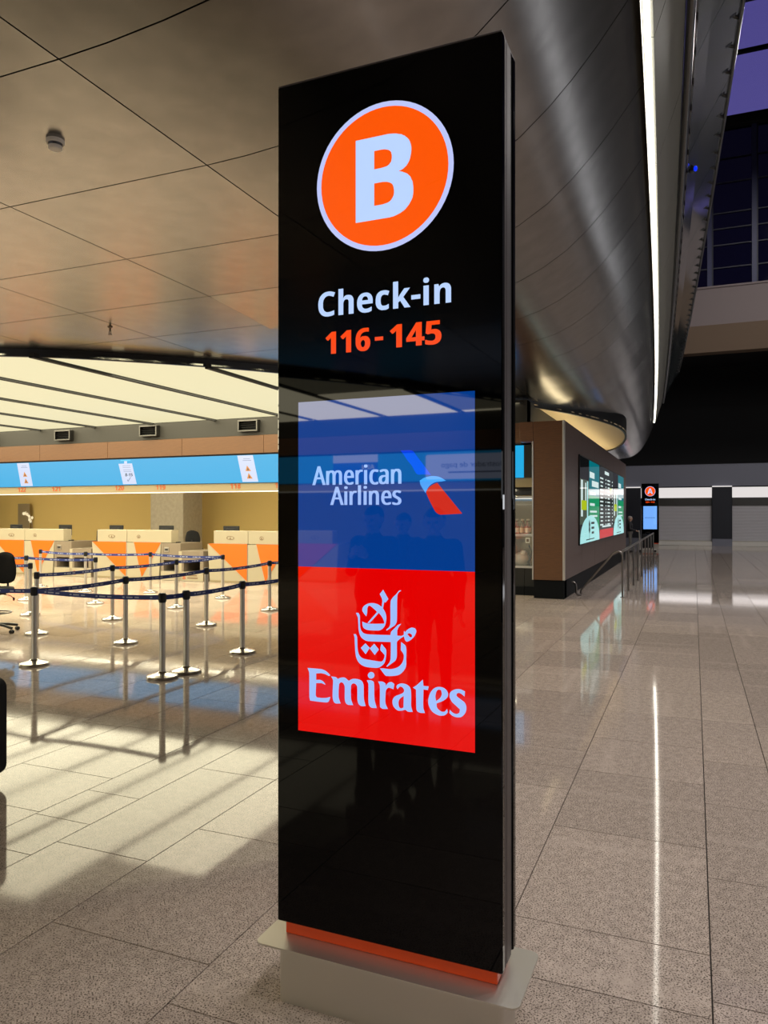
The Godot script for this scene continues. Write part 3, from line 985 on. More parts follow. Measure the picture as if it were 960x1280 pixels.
# ------------------------------------------------------------------ light line and glass balustrade along the bulkhead's edge
func build_edge() -> void:
	var led := thing("led_strip", "long white light line along the edge of the curved steel bulkhead", "light strip")
	var b := MB.new()
	var pts := []
	var k := 0
	while k <= 74:
		var v := -16.5 + 53.1 * k / 74.0
		pts.append(P(led_u(v) - 0.005, 6.042, v))
		k += 1
	b.tube(pts, 0.026, 8)
	obj("light_tube", b, mats.led_white, led)
	for i in 11:
		var v0 := -16.5 + 4.82 * i
		var v1 := v0 + 4.82
		var a := P(led_u(v0), 6.045, v0)
		var c := P(led_u(v1), 6.045, v1)
		area_light(led, (a + c) / 2 + Vector3(0, -0.05, 0), Vector3(0, -1, 0), Vector2(0.07, 4.8), Color(1.0, 0.97, 0.9), 6.0, (c - a).normalized())
	# channel for the tube, its lip added to keep light off the bulkhead
	var ch := MB.new()
	for i in pts.size() - 1:
		var o := Vector3(0, 0.05, 0)
		for s in [[-0.045, -0.1, -0.045, 0.06, -1], [-0.042, -0.1, -0.042, 0.06, 1], [-0.045, 0.06, 0.02, 0.06, -1]]:
			var dir := Vector3(s[4], 0, 0) if s[0] == s[2] else Vector3.DOWN
			ch.face([pts[i] + Vector3(s[0], s[1], 0), pts[i + 1] + Vector3(s[0], s[1], 0), pts[i + 1] + Vector3(s[2], s[3], 0), pts[i] + Vector3(s[2], s[3], 0)], dir)
	obj("channel", ch, mats.cladding, led)
	var bal := structure("balustrade_wall")
	var sec := [[0.048, 6.045], [0.328, 6.91]]
	var gl := [[0.347, 6.94], [0.636, 7.535], [1.04, 8.26]]
	var row := 0
	var v := 1.93 - 2.55 * 7
	while v < 36.6:
		var v1 := minf(v + 2.55, 36.6)
		var cb := MB.new()
		slab(cb, sec, v + 0.008, v1 - 0.008, 0.03)
		obj("cladding_panel", cb, mats.cladding, bal)
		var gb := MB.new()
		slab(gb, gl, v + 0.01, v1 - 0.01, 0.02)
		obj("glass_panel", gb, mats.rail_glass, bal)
		for e in [[0.434, 7.12], [0.993, 8.16]]:
			for s in 4:
				var w := v + 2.55 * (s + 0.5) / 4.0
				if w < 1.0 or w > 36.3:
					continue
				var f := MB.new()
				var c := P(led_u(w) + e[0], e[1], w)
				var nrm := Vector3(0.93, -0.36, 0)
				f.tube([c - nrm * 0.03, c + nrm * 0.03], 0.024, 8)
				f.box(c + nrm * 0.03, Vector3(0.02, 0.09, 0.05), 0.006)
				stuff(obj("glass_clamp", f, mats.steel_dark, bal))
		v = v1
		row += 1
	# rails
	for e in [[0.386, 6.93, 0.05], [0.453, 7.16, 0.02], [1.06, 8.29, 0.03]]:
		var tb := MB.new()
		var line := []
		for i in 54:
			var w := -16.4 + i
			line.append(P(led_u(w) + e[0], e[1], w))
		tb.tube(line, e[2], 8)
		obj("rail", tb, mats.steel_dark, bal)
	# the floor behind the balustrade
	var deck := MB.new()
	for i in 27:
		var w0 := -16.5 + 1.966 * i
		var w1 := w0 + 1.966
		deck.face([P(-26.9, 6.4, w0), P(led_u(w0) + 0.02, 6.4, w0), P(led_u(w1) + 0.02, 6.4, w1), P(-26.9, 6.4, w1)], Vector3.UP)
		deck.face([P(-26.9, 6.2, w0), P(led_u(w0) - 0.1, 6.2, w0), P(led_u(w1) - 0.1, 6.2, w1), P(-26.9, 6.2, w1)], Vector3.DOWN)
	deck.face([P(-26.9, 6.2, 36.58), P(-1.75, 6.2, 36.58), P(-1.75, 6.4, 36.58), P(-26.9, 6.4, 36.58)], Vector3(0, 0, -1))
	obj("deck", deck, mats.dark_wall, bal)
	var dot := thing("blue_lamp", "tiny blue lamp glowing on the glass balustrade above the light line", "lamp", P(led_u(12.85) + 0.6, 7.3, 12.85))
	var db := MB.new()
	db.ball(Vector3.ZERO, Vector3(0.03, 0.045, 0.03), 8, 12)
	obj("lens", db, mats.led_blue, dot)
	obj("mount", one_box(Vector3(-0.06, 0, 0), Vector3(0.06, 0.1, 0.1), 0.01), mats.black_plastic, dot)
	var ol := OmniLight3D.new()
	ol.name = "glow"
	ol.light_color = Color(0.1, 0.3, 1.0)
	ol.light_energy = 0.01
	ol.omni_range = 60.0
	ol.omni_attenuation = 2.0
	ol.light_size = 0.03
	ol.shadow_enabled = true
	dot.add_child(ol)

# a sheet that follows the bulkhead's edge, section points given as offset and height
func slab(b: MB, sec: Array, v0: float, v1: float, thick: float) -> void:
	for i in sec.size() - 1:
		var d := Vector2(sec[i + 1][0] - sec[i][0], sec[i + 1][1] - sec[i][1]).normalized()
		var n := Vector3(d.y, -d.x, 0)
		var q := []
		for e in [[i, v0], [i + 1, v0], [i + 1, v1], [i, v1]]:
			q.append(P(led_u(e[1]) + sec[e[0]][0], sec[e[0]][1], e[1]))
		b.face(q, n)
		var r := []
		for p in q:
			r.append(p - n * thick)
		b.face(r, -n)
		b.face([q[0], q[1], r[1], r[0]], Vector3(0, 0, 1))
		b.face([q[2], q[3], r[3], r[2]], Vector3(0, 0, -1))
		if i == 0:
			b.face([q[0], q[3], r[3], r[0]], Vector3.DOWN)
		if i == sec.size() - 2:
			b.face([q[1], q[2], r[2], r[1]], Vector3.UP)

# ------------------------------------------------------------------ outer shell of the hall
func build_hall() -> void:
	var w := structure("wall_left")
	obj("wall", span(-27.3, -26.9, -0.3, 34.2, -22.3, 52), mats.dark_wall, w)
	w = structure("wall_right")
	obj("wall", span(9.5, 9.8, -0.3, 34.2, -22.3, 52), mats.dim_wall, w)
	for i in 8:
		var lb := thing("light_box", "white shop light band on the right wall outside the frame, number %s from the entrance" % ["one", "two", "three", "four", "five", "six", "seven", "eight"][i], "light box", P(9.45, 2.5, 1.0 + 5.6 * i), -PI / 2, "light bands on the right wall")
		obj("diffuser", one_box(Vector3.ZERO, Vector3(5.0, 0.8, 0.06), 0.01), mats.lightbox, lb)
		area_light(lb, Vector3(0, 0, 0.06), Vector3(0, 0, 1), Vector2(5.0, 0.8), Color(0.93, 0.96, 1), SHOPS)
	w = structure("wall_back")
	obj("wall", span(-27, 9.5, -0.3, 34.2, -22.4, -22), mats.dim_wall, w)
	w = structure("ceiling_roof")
	obj("roof", span(-27.3, 9.8, 34, 34.4, -22.4, 52.3), mats.dim_wall, w)
	# the far end: shops below, a dark void, a concrete bridge and the glazed front above
	w = structure("wall_far")
	obj("void_wall", span(-27, 9.5, 4.7, 11.3, 51.8, 52.2), mats.dark_wall, w)
	obj("shop_roof", span(-27, 9.5, 4.6, 4.78, 47.4, 52), mats.dark_wall, w)
	obj("shop_wall", span(-27, 9.5, -0.3, 4.6, 50, 52.2), mats.dark_wall, w)
	obj("void_ceiling", span(-27, 9.5, 11.02, 11.3, 46.5, 52.2), mats.dark_wall, w)
	var beam := MB.new()
	beam.face([P(-27, 12.45, 46), P(9.5, 12.45, 46), P(9.5, 14.5, 46), P(-27, 14.5, 46)], Vector3(0, 0, 1))
	beam.face([P(-27, 14.5, 46), P(9.5, 14.5, 46), P(9.5, 14.5, 46.6), P(-27, 14.5, 46.6)], Vector3.UP)
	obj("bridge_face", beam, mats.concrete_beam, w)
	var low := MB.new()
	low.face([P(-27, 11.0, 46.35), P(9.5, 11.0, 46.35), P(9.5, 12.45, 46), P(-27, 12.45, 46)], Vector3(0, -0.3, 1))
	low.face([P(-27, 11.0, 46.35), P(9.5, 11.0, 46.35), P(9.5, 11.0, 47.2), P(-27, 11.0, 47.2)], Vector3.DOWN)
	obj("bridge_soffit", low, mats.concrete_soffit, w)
	obj("bridge_cap", span(-27, 9.5, 14.5, 14.62, 45.94, 46.7, 0.02), mats.concrete_beam, w)
	var win := structure("window_1")
	var us := []
	var zs := [14.62, 15.72, 17.0, 17.92, 18.8, 20.5, 21.85, 23.55]
	var x := 0.85 - 2.28 * 12
	while x < 9.4:
		us.append(x)
		x += 2.28
	for i in us.size() - 1:
		obj("mullion", span(us[i] - 0.14, us[i] + 0.1, 14.6, 23.6, 46.3, 46.55), mats.mullion, win)
		obj("mullion_edge", span(us[i] + 0.1, us[i] + 0.17, 14.6, 23.6, 46.27, 46.58), mats.window_frame, win)
		for k in zs.size() - 1:
			obj("pane", span(us[i] + 0.17, us[i + 1] - 0.14, zs[k] + 0.03, zs[k + 1] - 0.03, 46.45, 46.47), mats.navy_glass, win)
	for z in zs.slice(1, 7):
		obj("transom", span(-27, 9.5, z - 0.03, z + 0.03, 46.4, 46.55), mats.window_frame, win)
	var sky := structure("window_2")
	obj("head_beam", span(-27, 9.5, 23.5, 24.05, 46.0, 46.7, 0.02), mats.matt_black, sky)
	for e in [24.05, 27.66, 31.2]:
		obj("transom", span(-27, 9.5, e - 0.09, e + 0.09, 46.25, 46.5), mats.matt_black, sky)
		obj("pane", span(-27, 9.5, e + 0.09, minf(e + 3.5, 34.0), 46.38, 46.40), mats.clear_glass, sky)
	# shop fronts
	var front := structure("wall_shops")
	obj("header_panel", span(-27, 9.5, 3.46, 4.72, 47.4, 47.7), mats.panel_grey, front)
	var k := 0
	var left := 0.97 - 4.96 * 5
	while left < 9.0:
		var c0 := left
		var c1 := left + 1.05
		obj("column_panel", span(c0, c1, 0.42, 3.4, 47.3, 47.7, 0.01), mats.panel_navy, front)
		obj("column_foot", span(c0, c1, 0.0, 0.42, 47.32, 47.7), mats.panel_grey, front)
		var nxt := minf(left + 4.96, 9.5)
		if nxt - c1 > 1.0:
			var light := thing("light_box", "white light band over the roller shutter, %s" % bay_name(k), "light box", P((c1 + nxt) / 2, 3.09, 47.62), 0.0, "light bands over the shutters")
			obj("diffuser", one_box(Vector3.ZERO, Vector3(nxt - c1 - 0.02, 0.6, 0.06), 0.01), mats.lightbox, light)
			area_light(light, Vector3(0, 0, 0.06), Vector3(0, -0.35, 1), Vector2(nxt - c1 - 0.1, 0.5), Color(1, 0.96, 0.95), 0.9)
			var sh := thing("roller_shutter", "closed grey roller shutter, %s" % bay_name(k), "shutter", P((c1 + nxt) / 2, 0.3, 47.6), 0.0, "closed shop shutters")
			var wid := nxt - c1 - 0.02
			obj("box", one_box(Vector3(0, 2.24, -0.02), Vector3(wid, 0.44, 0.16), 0.01), mats.steel_dark, sh)
			var sl := MB.new()
			for i in 33:
				sl.box(Vector3(0, 0.03 + 0.062 * i, 0.0), Vector3(wid, 0.056, 0.04), 0.014)
			stuff(obj("slats", sl, mats.shutter, sh))
			obj("bottom_bar", one_box(Vector3(0, -0.04, 0.01), Vector3(wid, 0.07, 0.07), 0.01), mats.steel_brushed, sh)
			obj("sill", span(c1, nxt, 0.0, 0.22, 47.35, 47.8, 0.01), mats.white_paint, front)
		var cap := thing("cap_light", "thin light strip above the dark shop column, %s" % bay_name(k), "light strip", P((c0 + c1) / 2, 3.43, 47.36), 0.0, "light strips above the shop columns")
		obj("diffuser", one_box(Vector3.ZERO, Vector3(1.05, 0.06, 0.12), 0.01), mats.lightbox, cap)
		area_light(cap, Vector3(0, 0, 0.08), Vector3(0, 0, 1), Vector2(1.0, 0.05), Color(1, 0.96, 0.94), 0.6)
		k += 1
		left += 4.96

func bay_name(k: int) -> String:
	return ["far left end behind the desks", "second bay from the left end", "third bay behind the kiosk", "bay hidden behind the kiosk", "bay behind the small far sign", "bay at the right of the frame", "bay beyond the right of the frame", "last bay on the right"][mini(k, 7)]

# ------------------------------------------------------------------ header over the desks
func build_header() -> void:
	var root := structure("trim_1")
	obj("grey_band", span(-26.8, -3.5, 3.92, 4.44, 17.02, 17.4), mats.fascia_grey, root)
	obj("grey_return", span(-3.62, -3.5, 3.6, 4.44, 17.02, 31.5), mats.fascia_grey, root)
	obj("header_core", span(-26.8, -3.62, 2.46, 3.92, 17.06, 17.5), mats.matt_black, root)
	var x := -26.0
	for i in 9:
		var x1 := minf(x + 2.6, -3.6)
		if x1 - x > 0.3:
			var b := span(x + 0.004, x1 - 0.004, 3.44, 3.91, 16.97, 17.06, 0.004)
			obj("wood_panel", b, mats.wood_light, root)
		x += 2.6
	obj("recess_base", span(-5.6, -3.56, 0.0, 0.2, 16.95, 17.6), mats.plinth_dark, root)
	obj("recess_kick", span(-5.6, -3.56, 0.2, 0.6, 17.0, 17.6), mats.matt_black, root)
	obj("recess_head", span(-5.6, -3.29, 2.27, 2.45, 17.06, 17.3), mats.matt_black, root)
	obj("shadow_gap", span(-26.8, -3.6, 3.405, 3.44, 17.02, 17.06), mats.matt_black, root)
	obj("beige_panel", span(-26.8, -3.3, 2.45, 2.66, 16.98, 17.06, 0.004), mats.beige_panel, root)
	var names := [["122", -18.93], ["121", -17.56], ["120", -15.17], ["119", -13.72], ["118", -11.27], ["117", -9.9]]
	for e in names:
		var m := lettering(e[0], true, -0.16, 0.16, -0.068, 0.068, 0.0, 0.006)
		obj("number", m, mats.number_orange, root, P(e[1], 2.585, 16.978))
	# light line under the header and the cove behind it
	var l := thing("header_light", "thin white light line along the lower edge of the desk header", "light strip", P(-15, 2.438, 17.035))
	obj("diffuser", one_box(Vector3.ZERO, Vector3(22.2, 0.022, 0.05), 0.005), mats.header_led, l)
	for i in 3:
		area_light(l, Vector3(-7.6 + 7.6 * i, -0.025, 0), Vector3.DOWN, Vector2(7.3, 0.04), Color(1.0, 0.95, 0.8), 50.0)
	var c := thing("cove_light", "hidden light line behind the header that washes the yellow wall", "light strip", P(-15, 2.62, 18.6))
	obj("diffuser", one_box(Vector3.ZERO, Vector3(22.0, 0.05, 0.12), 0.01), mats.led_cove, c)
	obj("tray", one_box(Vector3(0, 0.06, 0.0), Vector3(22.0, 0.05, 0.3), 0.01), mats.white_paint, c)
	obj("bracket", one_box(Vector3(0, 0.06, 0.62), Vector3(22.0, 0.04, 1.0)), mats.white_paint, c)
	for i in 3:
		area_light(c, Vector3(-7.3 + 7.3 * i, -0.04, -0.05), Vector3(0, -0.75, -1), Vector2(7.2, 0.3), Color(1.0, 0.95, 0.82), COVE, Vector3(0, 1, -0.75))
	# walls behind the desks
	var wall := structure("wall_desks")
	obj("wall", span(-26.8, -3.7, 0.0, 4.42, 22.5, 22.8), mats.yellow_wall, wall)
	obj("pillar", span(-17.0, -15.65, 0.0, 4.42, 20.5, 21.56, 0.02), mats.concrete, structure("pillar"))
	obj("dropped_ceiling", span(-26.8, -3.7, 3.0, 3.1, 17.5, 22.5), mats.white_paint, wall)
	# vents
	var word := {-20.36: "leftmost, beyond the left end of the frame", -17.22: "left one of the three in view", -14.08: "middle one of the three in view", -10.83: "right one of the three in view"}
	for u in word:
		var v := thing("air_vent", "dark rectangular air vent on the grey band, %s" % word[u], "vent", P(u, 4.16, 17.0), 0.0, "air vents over the desks")
		obj("housing", frame_box(0.6, 0.3, 0.16, 0.035), mats.steel_dark, v, Vector3(0, 0, 0.06))
		obj("duct", one_box(Vector3(0, 0, -0.005), Vector3(0.54, 0.24, 0.01)), mats.matt_black, v)
		for k in 4:
			var b := MB.new()
			b.xf = Transform3D(Basis(Vector3.RIGHT, 0.5), Vector3(0, -0.085 + 0.055 * k, 0.06))
			b.box(Vector3.ZERO, Vector3(0.53, 0.006, 0.06), 0.001)
			obj("louvre", b, mats.black_plastic, v)
	# the blue display band
	var s := thing("display_band", "long bright blue display band above the check-in desks", "screen", P(-15, 3.03, 16.95))
	obj("screen", one_box(Vector3(-0.18, 0, 0), Vector3(23.3, 0.73, 0.03), 0.004), mats.banner_blue, s)
	for i in 4:
		area_light(s, Vector3(-9.0 + 5.9 * i, 0, 0.06), Vector3(0, 0, 1), Vector2(5.8, 0.7), Color(0.0, 0.42, 0.8), 0.35)
	notice(s, -18.76, true)
	notice(s, -10.86, true)
	notice(s, -14.84, false)

func frame_box(w: float, h: float, d: float, t: float) -> MB:
	var b := MB.new()
	b.box(Vector3(0, h / 2 - t / 2, 0), Vector3(w, t, d), 0.004)
	b.box(Vector3(0, -h / 2 + t / 2, 0), Vector3(w, t, d), 0.004)
	for s in [-1, 1]:
		b.box(Vector3(s * (w / 2 - t / 2), 0, 0), Vector3(t, h - 2 * t, d), 0.004)
	return b

# a slanted white notice shown on the band
func notice(s: Node3D, u: float, warn: bool) -> void:
	var x := u + 15.0
	var top := 0.355 if warn else 0.24
	var sh := 0.17
	var y0 := -0.345
	var poly := PackedVector2Array([Vector2(x - 0.24 + sh * 0.5, y0), Vector2(x + 0.24 + sh * 0.5, y0), Vector2(x + 0.24 - sh * 0.5, top), Vector2(x - 0.24 - sh * 0.5, top)])
	var b := MB.new()
	b.prism(poly, 0.015, 0.019)
	var n := obj("notice", b, mats.banner_white, s)
	var at := func(px: float, py: float) -> Vector2: return Vector2(x + px + sh * (0.5 - (py - y0) / 0.7), py)
	if warn:
		for e in [[0.265, 0.1], [0.22, 0.13]]:
			var c: Vector2 = at.call(0.03, e[0])
			obj("print_line", one_box(Vector3(c.x, c.y, 0.02), Vector3(e[1] * 2, 0.014, 0.002)), mats.banner_grey, n)
		for y in [-0.06, -0.26]:
			var t := MB.new()
			t.prism(PackedVector2Array([at.call(-0.08, y), at.call(0.09, y), at.call(0.0, y + 0.15)]), 0.019, 0.022)
			obj("warning_triangle", t, mats.banner_orange, n)
			var d := MB.new()
			d.prism(PackedVector2Array([at.call(-0.02, y + 0.02), at.call(0.03, y + 0.02), at.call(0.01, y + 0.09)]), 0.022, 0.024)
			obj("warning_sign", d, mats.banner_dark, n)
	else:
		var c: Vector2 = at.call(0.0, 0.3)
		obj("hanger", one_box(Vector3(c.x, 0.27, 0.017), Vector3(0.1, 0.08, 0.004)), mats.banner_white, n)
		obj("hanger_bar", one_box(Vector3(c.x, 0.33, 0.017), Vector3(0.36, 0.035, 0.004)), mats.banner_cyan, n)
		for e in [0.18, 0.13, 0.06, 0.01]:
			var q: Vector2 = at.call(0.0, e)
			obj("print_line", one_box(Vector3(q.x, q.y, 0.02), Vector3(0.28, 0.012, 0.002)), mats.banner_grey, n)
		var w: Vector2 = at.call(0.03, -0.08)
		obj("print", lettering("8-15", true, w.x - 0.13, w.x + 0.13, w.y - 0.045, w.y + 0.045, 0.019, 0.023), mats.banner_dark, n)
		var k: Vector2 = at.call(0.0, -0.26)
		var b2 := MB.new()
		b2.prism(PackedVector2Array([k + Vector2(-0.08, 0.03), k + Vector2(-0.04, -0.02), k + Vector2(0.06, 0.11), k + Vector2(0.04, 0.12), k + Vector2(-0.04, 0.02), k + Vector2(-0.065, 0.05)]), 0.019, 0.022)
		obj("tick", b2, mats.banner_grey, n)

# ------------------------------------------------------------------ desks
func build_desk(called: String, right: bool) -> Node3D:
	# origin: on the floor at the seam between two desks, front face at z = 0
	var t := thing(called, "desk", "desk", Vector3.ZERO, 0.0, "check-in desks")
	var s := 1.0 if right else -1.0
	var lo := 1.2 if right else 1.27
	var hi := 1.55 if right else 1.08
	var side := PackedVector2Array([Vector2(0.006, 0.0), Vector2(lo * 0.94, 0.0), Vector2(lo, 1.03), Vector2(0.006, 1.03)])
	for i in side.size():
		side[i].x *= s
	var b := MB.new()
	b.prism(side, -0.75, 0.0)
	obj("body", b, mats.cream_laminate, t)
	var up := MB.new()
	up.box(Vector3(s * (hi / 2 + 0.003), 1.215, -0.17), Vector3(hi - 0.006, 0.35, 0.32), 0.006)
	obj("upper_panel", up, mats.cream_laminate, t)
	obj("worktop", one_box(Vector3(s * lo / 2, 1.045, -0.56), Vector3(lo, 0.03, 0.44), 0.006), mats.grey_laminate, t)
	var tri := PackedVector2Array([Vector2(0.27, 1.04), Vector2(1.2, 1.04), Vector2(0.54, 0.07)]) if right else PackedVector2Array([Vector2(-1.24, 1.04), Vector2(-0.02, 1.04), Vector2(-0.03, 0.07)])
	var tb := MB.new()
	tb.prism(tri, 0.001, 0.012)
	obj("orange_triangle", tb, mats.orange_paint, t)
	var e := MB.new()
	var c := Vector2(0.42 if right else -0.55, 1.2)
	var rx := 0.06 if right else 0.12
	var ring := PackedVector2Array()
	for i in 28:
		ring.append(c + Vector2(cos(TAU * i / 28.0) * rx, sin(TAU * i / 28.0) * 0.05))
	for i in 28:
		var p := ring[i]
		var q := ring[(i + 1) % 28]
		e.prism(PackedVector2Array([p, q, c + (q - c) * 0.84, c + (p - c) * 0.84]), -0.009, -0.004)
	e.prism(PackedVector2Array([c + Vector2(-0.035, -0.03), c + Vector2(0.035, -0.03), c + Vector2(0.008, 0.0), c + Vector2(0.0, 0.035), c + Vector2(-0.008, 0.0)]), -0.009, -0.004)
	obj("emblem", e, mats.emblem_brown, t)
	obj("kick_plate", one_box(Vector3(s * lo * 0.47, 0.03, 0.004), Vector3(lo * 0.92, 0.05, 0.006)), mats.beige_panel, t)
	return t

func build_conveyor() -> Node3D:
	# the bag drop between two desks: a tall scale housing and a lower belt housing, both with an opening
	var t := thing("baggage_conveyor", "conveyor", "conveyor", Vector3.ZERO, 0.0, "baggage drops between the desks")
	obj("tall_housing", housing(0.66, 1.03, 0.09, 0.57, 0.26, 0.56), mats.grey_laminate, t, Vector3(0.335, 0, 0))
	obj("low_housing", housing(0.75, 0.83, 0.10, 0.64, 0.27, 0.56), mats.grey_laminate, t, Vector3(1.045, 0, 0))
	obj("cheek", one_box(Vector3(0.665, 0.41, 0.005), Vector3(0.1, 0.8, 0.02), 0.004), mats.cream_laminate, t)
	for e in [[0.335, 0.66], [1.045, 0.75]]:
		obj("front_plate", one_box(Vector3(e[0], 0.13, 0.008), Vector3(e[1], 0.25, 0.014), 0.003), mats.cream_laminate, t)
		obj("belt", one_box(Vector3(e[0], 0.255, -0.5), Vector3(e[1] - 0.2, 0.02, 1.0), 0.004), mats.belt_grey, t)
	obj("read_out", one_box(Vector3(0.2, 0.85, 0.006), Vector3(0.16, 0.13, 0.012), 0.004), mats.aluminium, t)
	obj("read_out_display", one_box(Vector3(0.2, 0.85, 0.014), Vector3(0.1, 0.04, 0.004)), mats.matt_black, t)
	obj("keyboard", one_box(Vector3(0.22, 1.045, -0.3), Vector3(0.32, 0.03, 0.2), 0.008), mats.black_plastic, t)
	var mark := MB.new()
	for i in 3:
		mark.box(Vector3(0.8, 0.07 + 0.045 * i, 0.018), Vector3(0.1 - 0.02 * i, 0.03, 0.004), 0.001)
	obj("mark", mark, mats.number_orange, t)
	var ml := MB.new()
	for i in 2:
		ml.box(Vector3(1.08, 0.09 + 0.07 * i, 0.018), Vector3(0.34 - 0.06 * i, 0.035, 0.004), 0.001)
	obj("mark_text", ml, mats.emblem_brown, t)
	return t

# an open-fronted cabinet of width w and height h with an opening x from a to b
func housing(w: float, h: float, a: float, b: float, y0: float, y1: float) -> MB:
	var m := MB.new()
	var x0 := -w / 2
	m.box(Vector3(x0 + a / 2, h / 2, -0.5), Vector3(a, h, 1.0), 0.004)
	m.box(Vector3((x0 + b + w / 2) / 2, h / 2, -0.5), Vector3(w / 2 - x0 - b, h, 1.0), 0.004)
	m.box(Vector3(x0 + (a + b) / 2, (y1 + h) / 2, -0.5), Vector3(b - a, h - y1, 1.0), 0.004)
	m.box(Vector3(x0 + (a + b) / 2, y0 / 2, -0.5), Vector3(b - a, y0 - 0.02, 1.0), 0.004)
	m.box(Vector3(x0 + (a + b) / 2, (y0 + y1) / 2, -0.97), Vector3(b - a, y1 - y0, 0.04))
	return m

func build_monitor() -> Node3D:
	var t := thing("monitor", "monitor", "monitor", Vector3.ZERO, 0.0, "monitors on the desks")
	obj("screen", one_box(Vector3(0, 0.29, 0), Vector3(0.52, 0.32, 0.035), 0.012), mats.black_plastic, t)
	obj("back_cover", one_box(Vector3(0, 0.28, 0.03), Vector3(0.3, 0.2, 0.04), 0.015), mats.black_plastic, t)
	obj("neck", one_box(Vector3(0, 0.11, 0.02), Vector3(0.05, 0.18, 0.03), 0.006), mats.black_plastic, t)
	obj("foot", one_box(Vector3(0, 0.012, 0), Vector3(0.26, 0.022, 0.2), 0.008), mats.black_plastic, t)
	return t

func build_desks() -> void:
	var seams := [-18.85, -14.93, -10.9]
	var pair := ["of the pair at the frame's left edge", "of the pair in front of the concrete pillar", "of the pair nearest the black sign"]
	var dl := build_desk("check_in_desk", false)
	var dr := build_desk("check_in_desk", true)
	var cv := build_conveyor()
	var mo := build_monitor()
	for i in 3:
		var at := P(seams[i], 0, 17.0)
		var la := "cream desk with a wide orange triangle, %s" % pair[i]
		var lb := "cream desk with a narrow orange triangle, %s" % pair[i]
		if i == 0:
			dl.position = at
			dl.set_meta("label", la)
			dr.position = at
			dr.set_meta("label", lb)
		else:
			copy(dl, la, at)
			copy(dr, lb, at)
		var lc: String = ["grey baggage drop with two openings between the leftmost and middle desk pairs", "grey baggage drop with two openings left of the desks nearest the sign", ""][i]
		if i == 0:
			cv.position = at + Vector3(1.2, 0, 0)
			cv.set_meta("label", lc)
		elif i == 1:
			copy(cv, lc, at + Vector3(1.2, 0, 0))
		for k in 2:
			var d: float = [-0.95, 1.08][k]
			if i == 1:
				d = [-0.86, 0.95][k]
			if i == 2:
				d = [-0.88, 1.1][k]
			var lm: String = "black monitor above the %s desk %s" % [["left", "right"][k], pair[i]]
			var pm := at + Vector3(d, 1.06, -0.55)
			if i == 0 and k == 0:
				mo.position = pm
				mo.set_meta("label", lm)
			else:
				copy(mo, lm, pm)

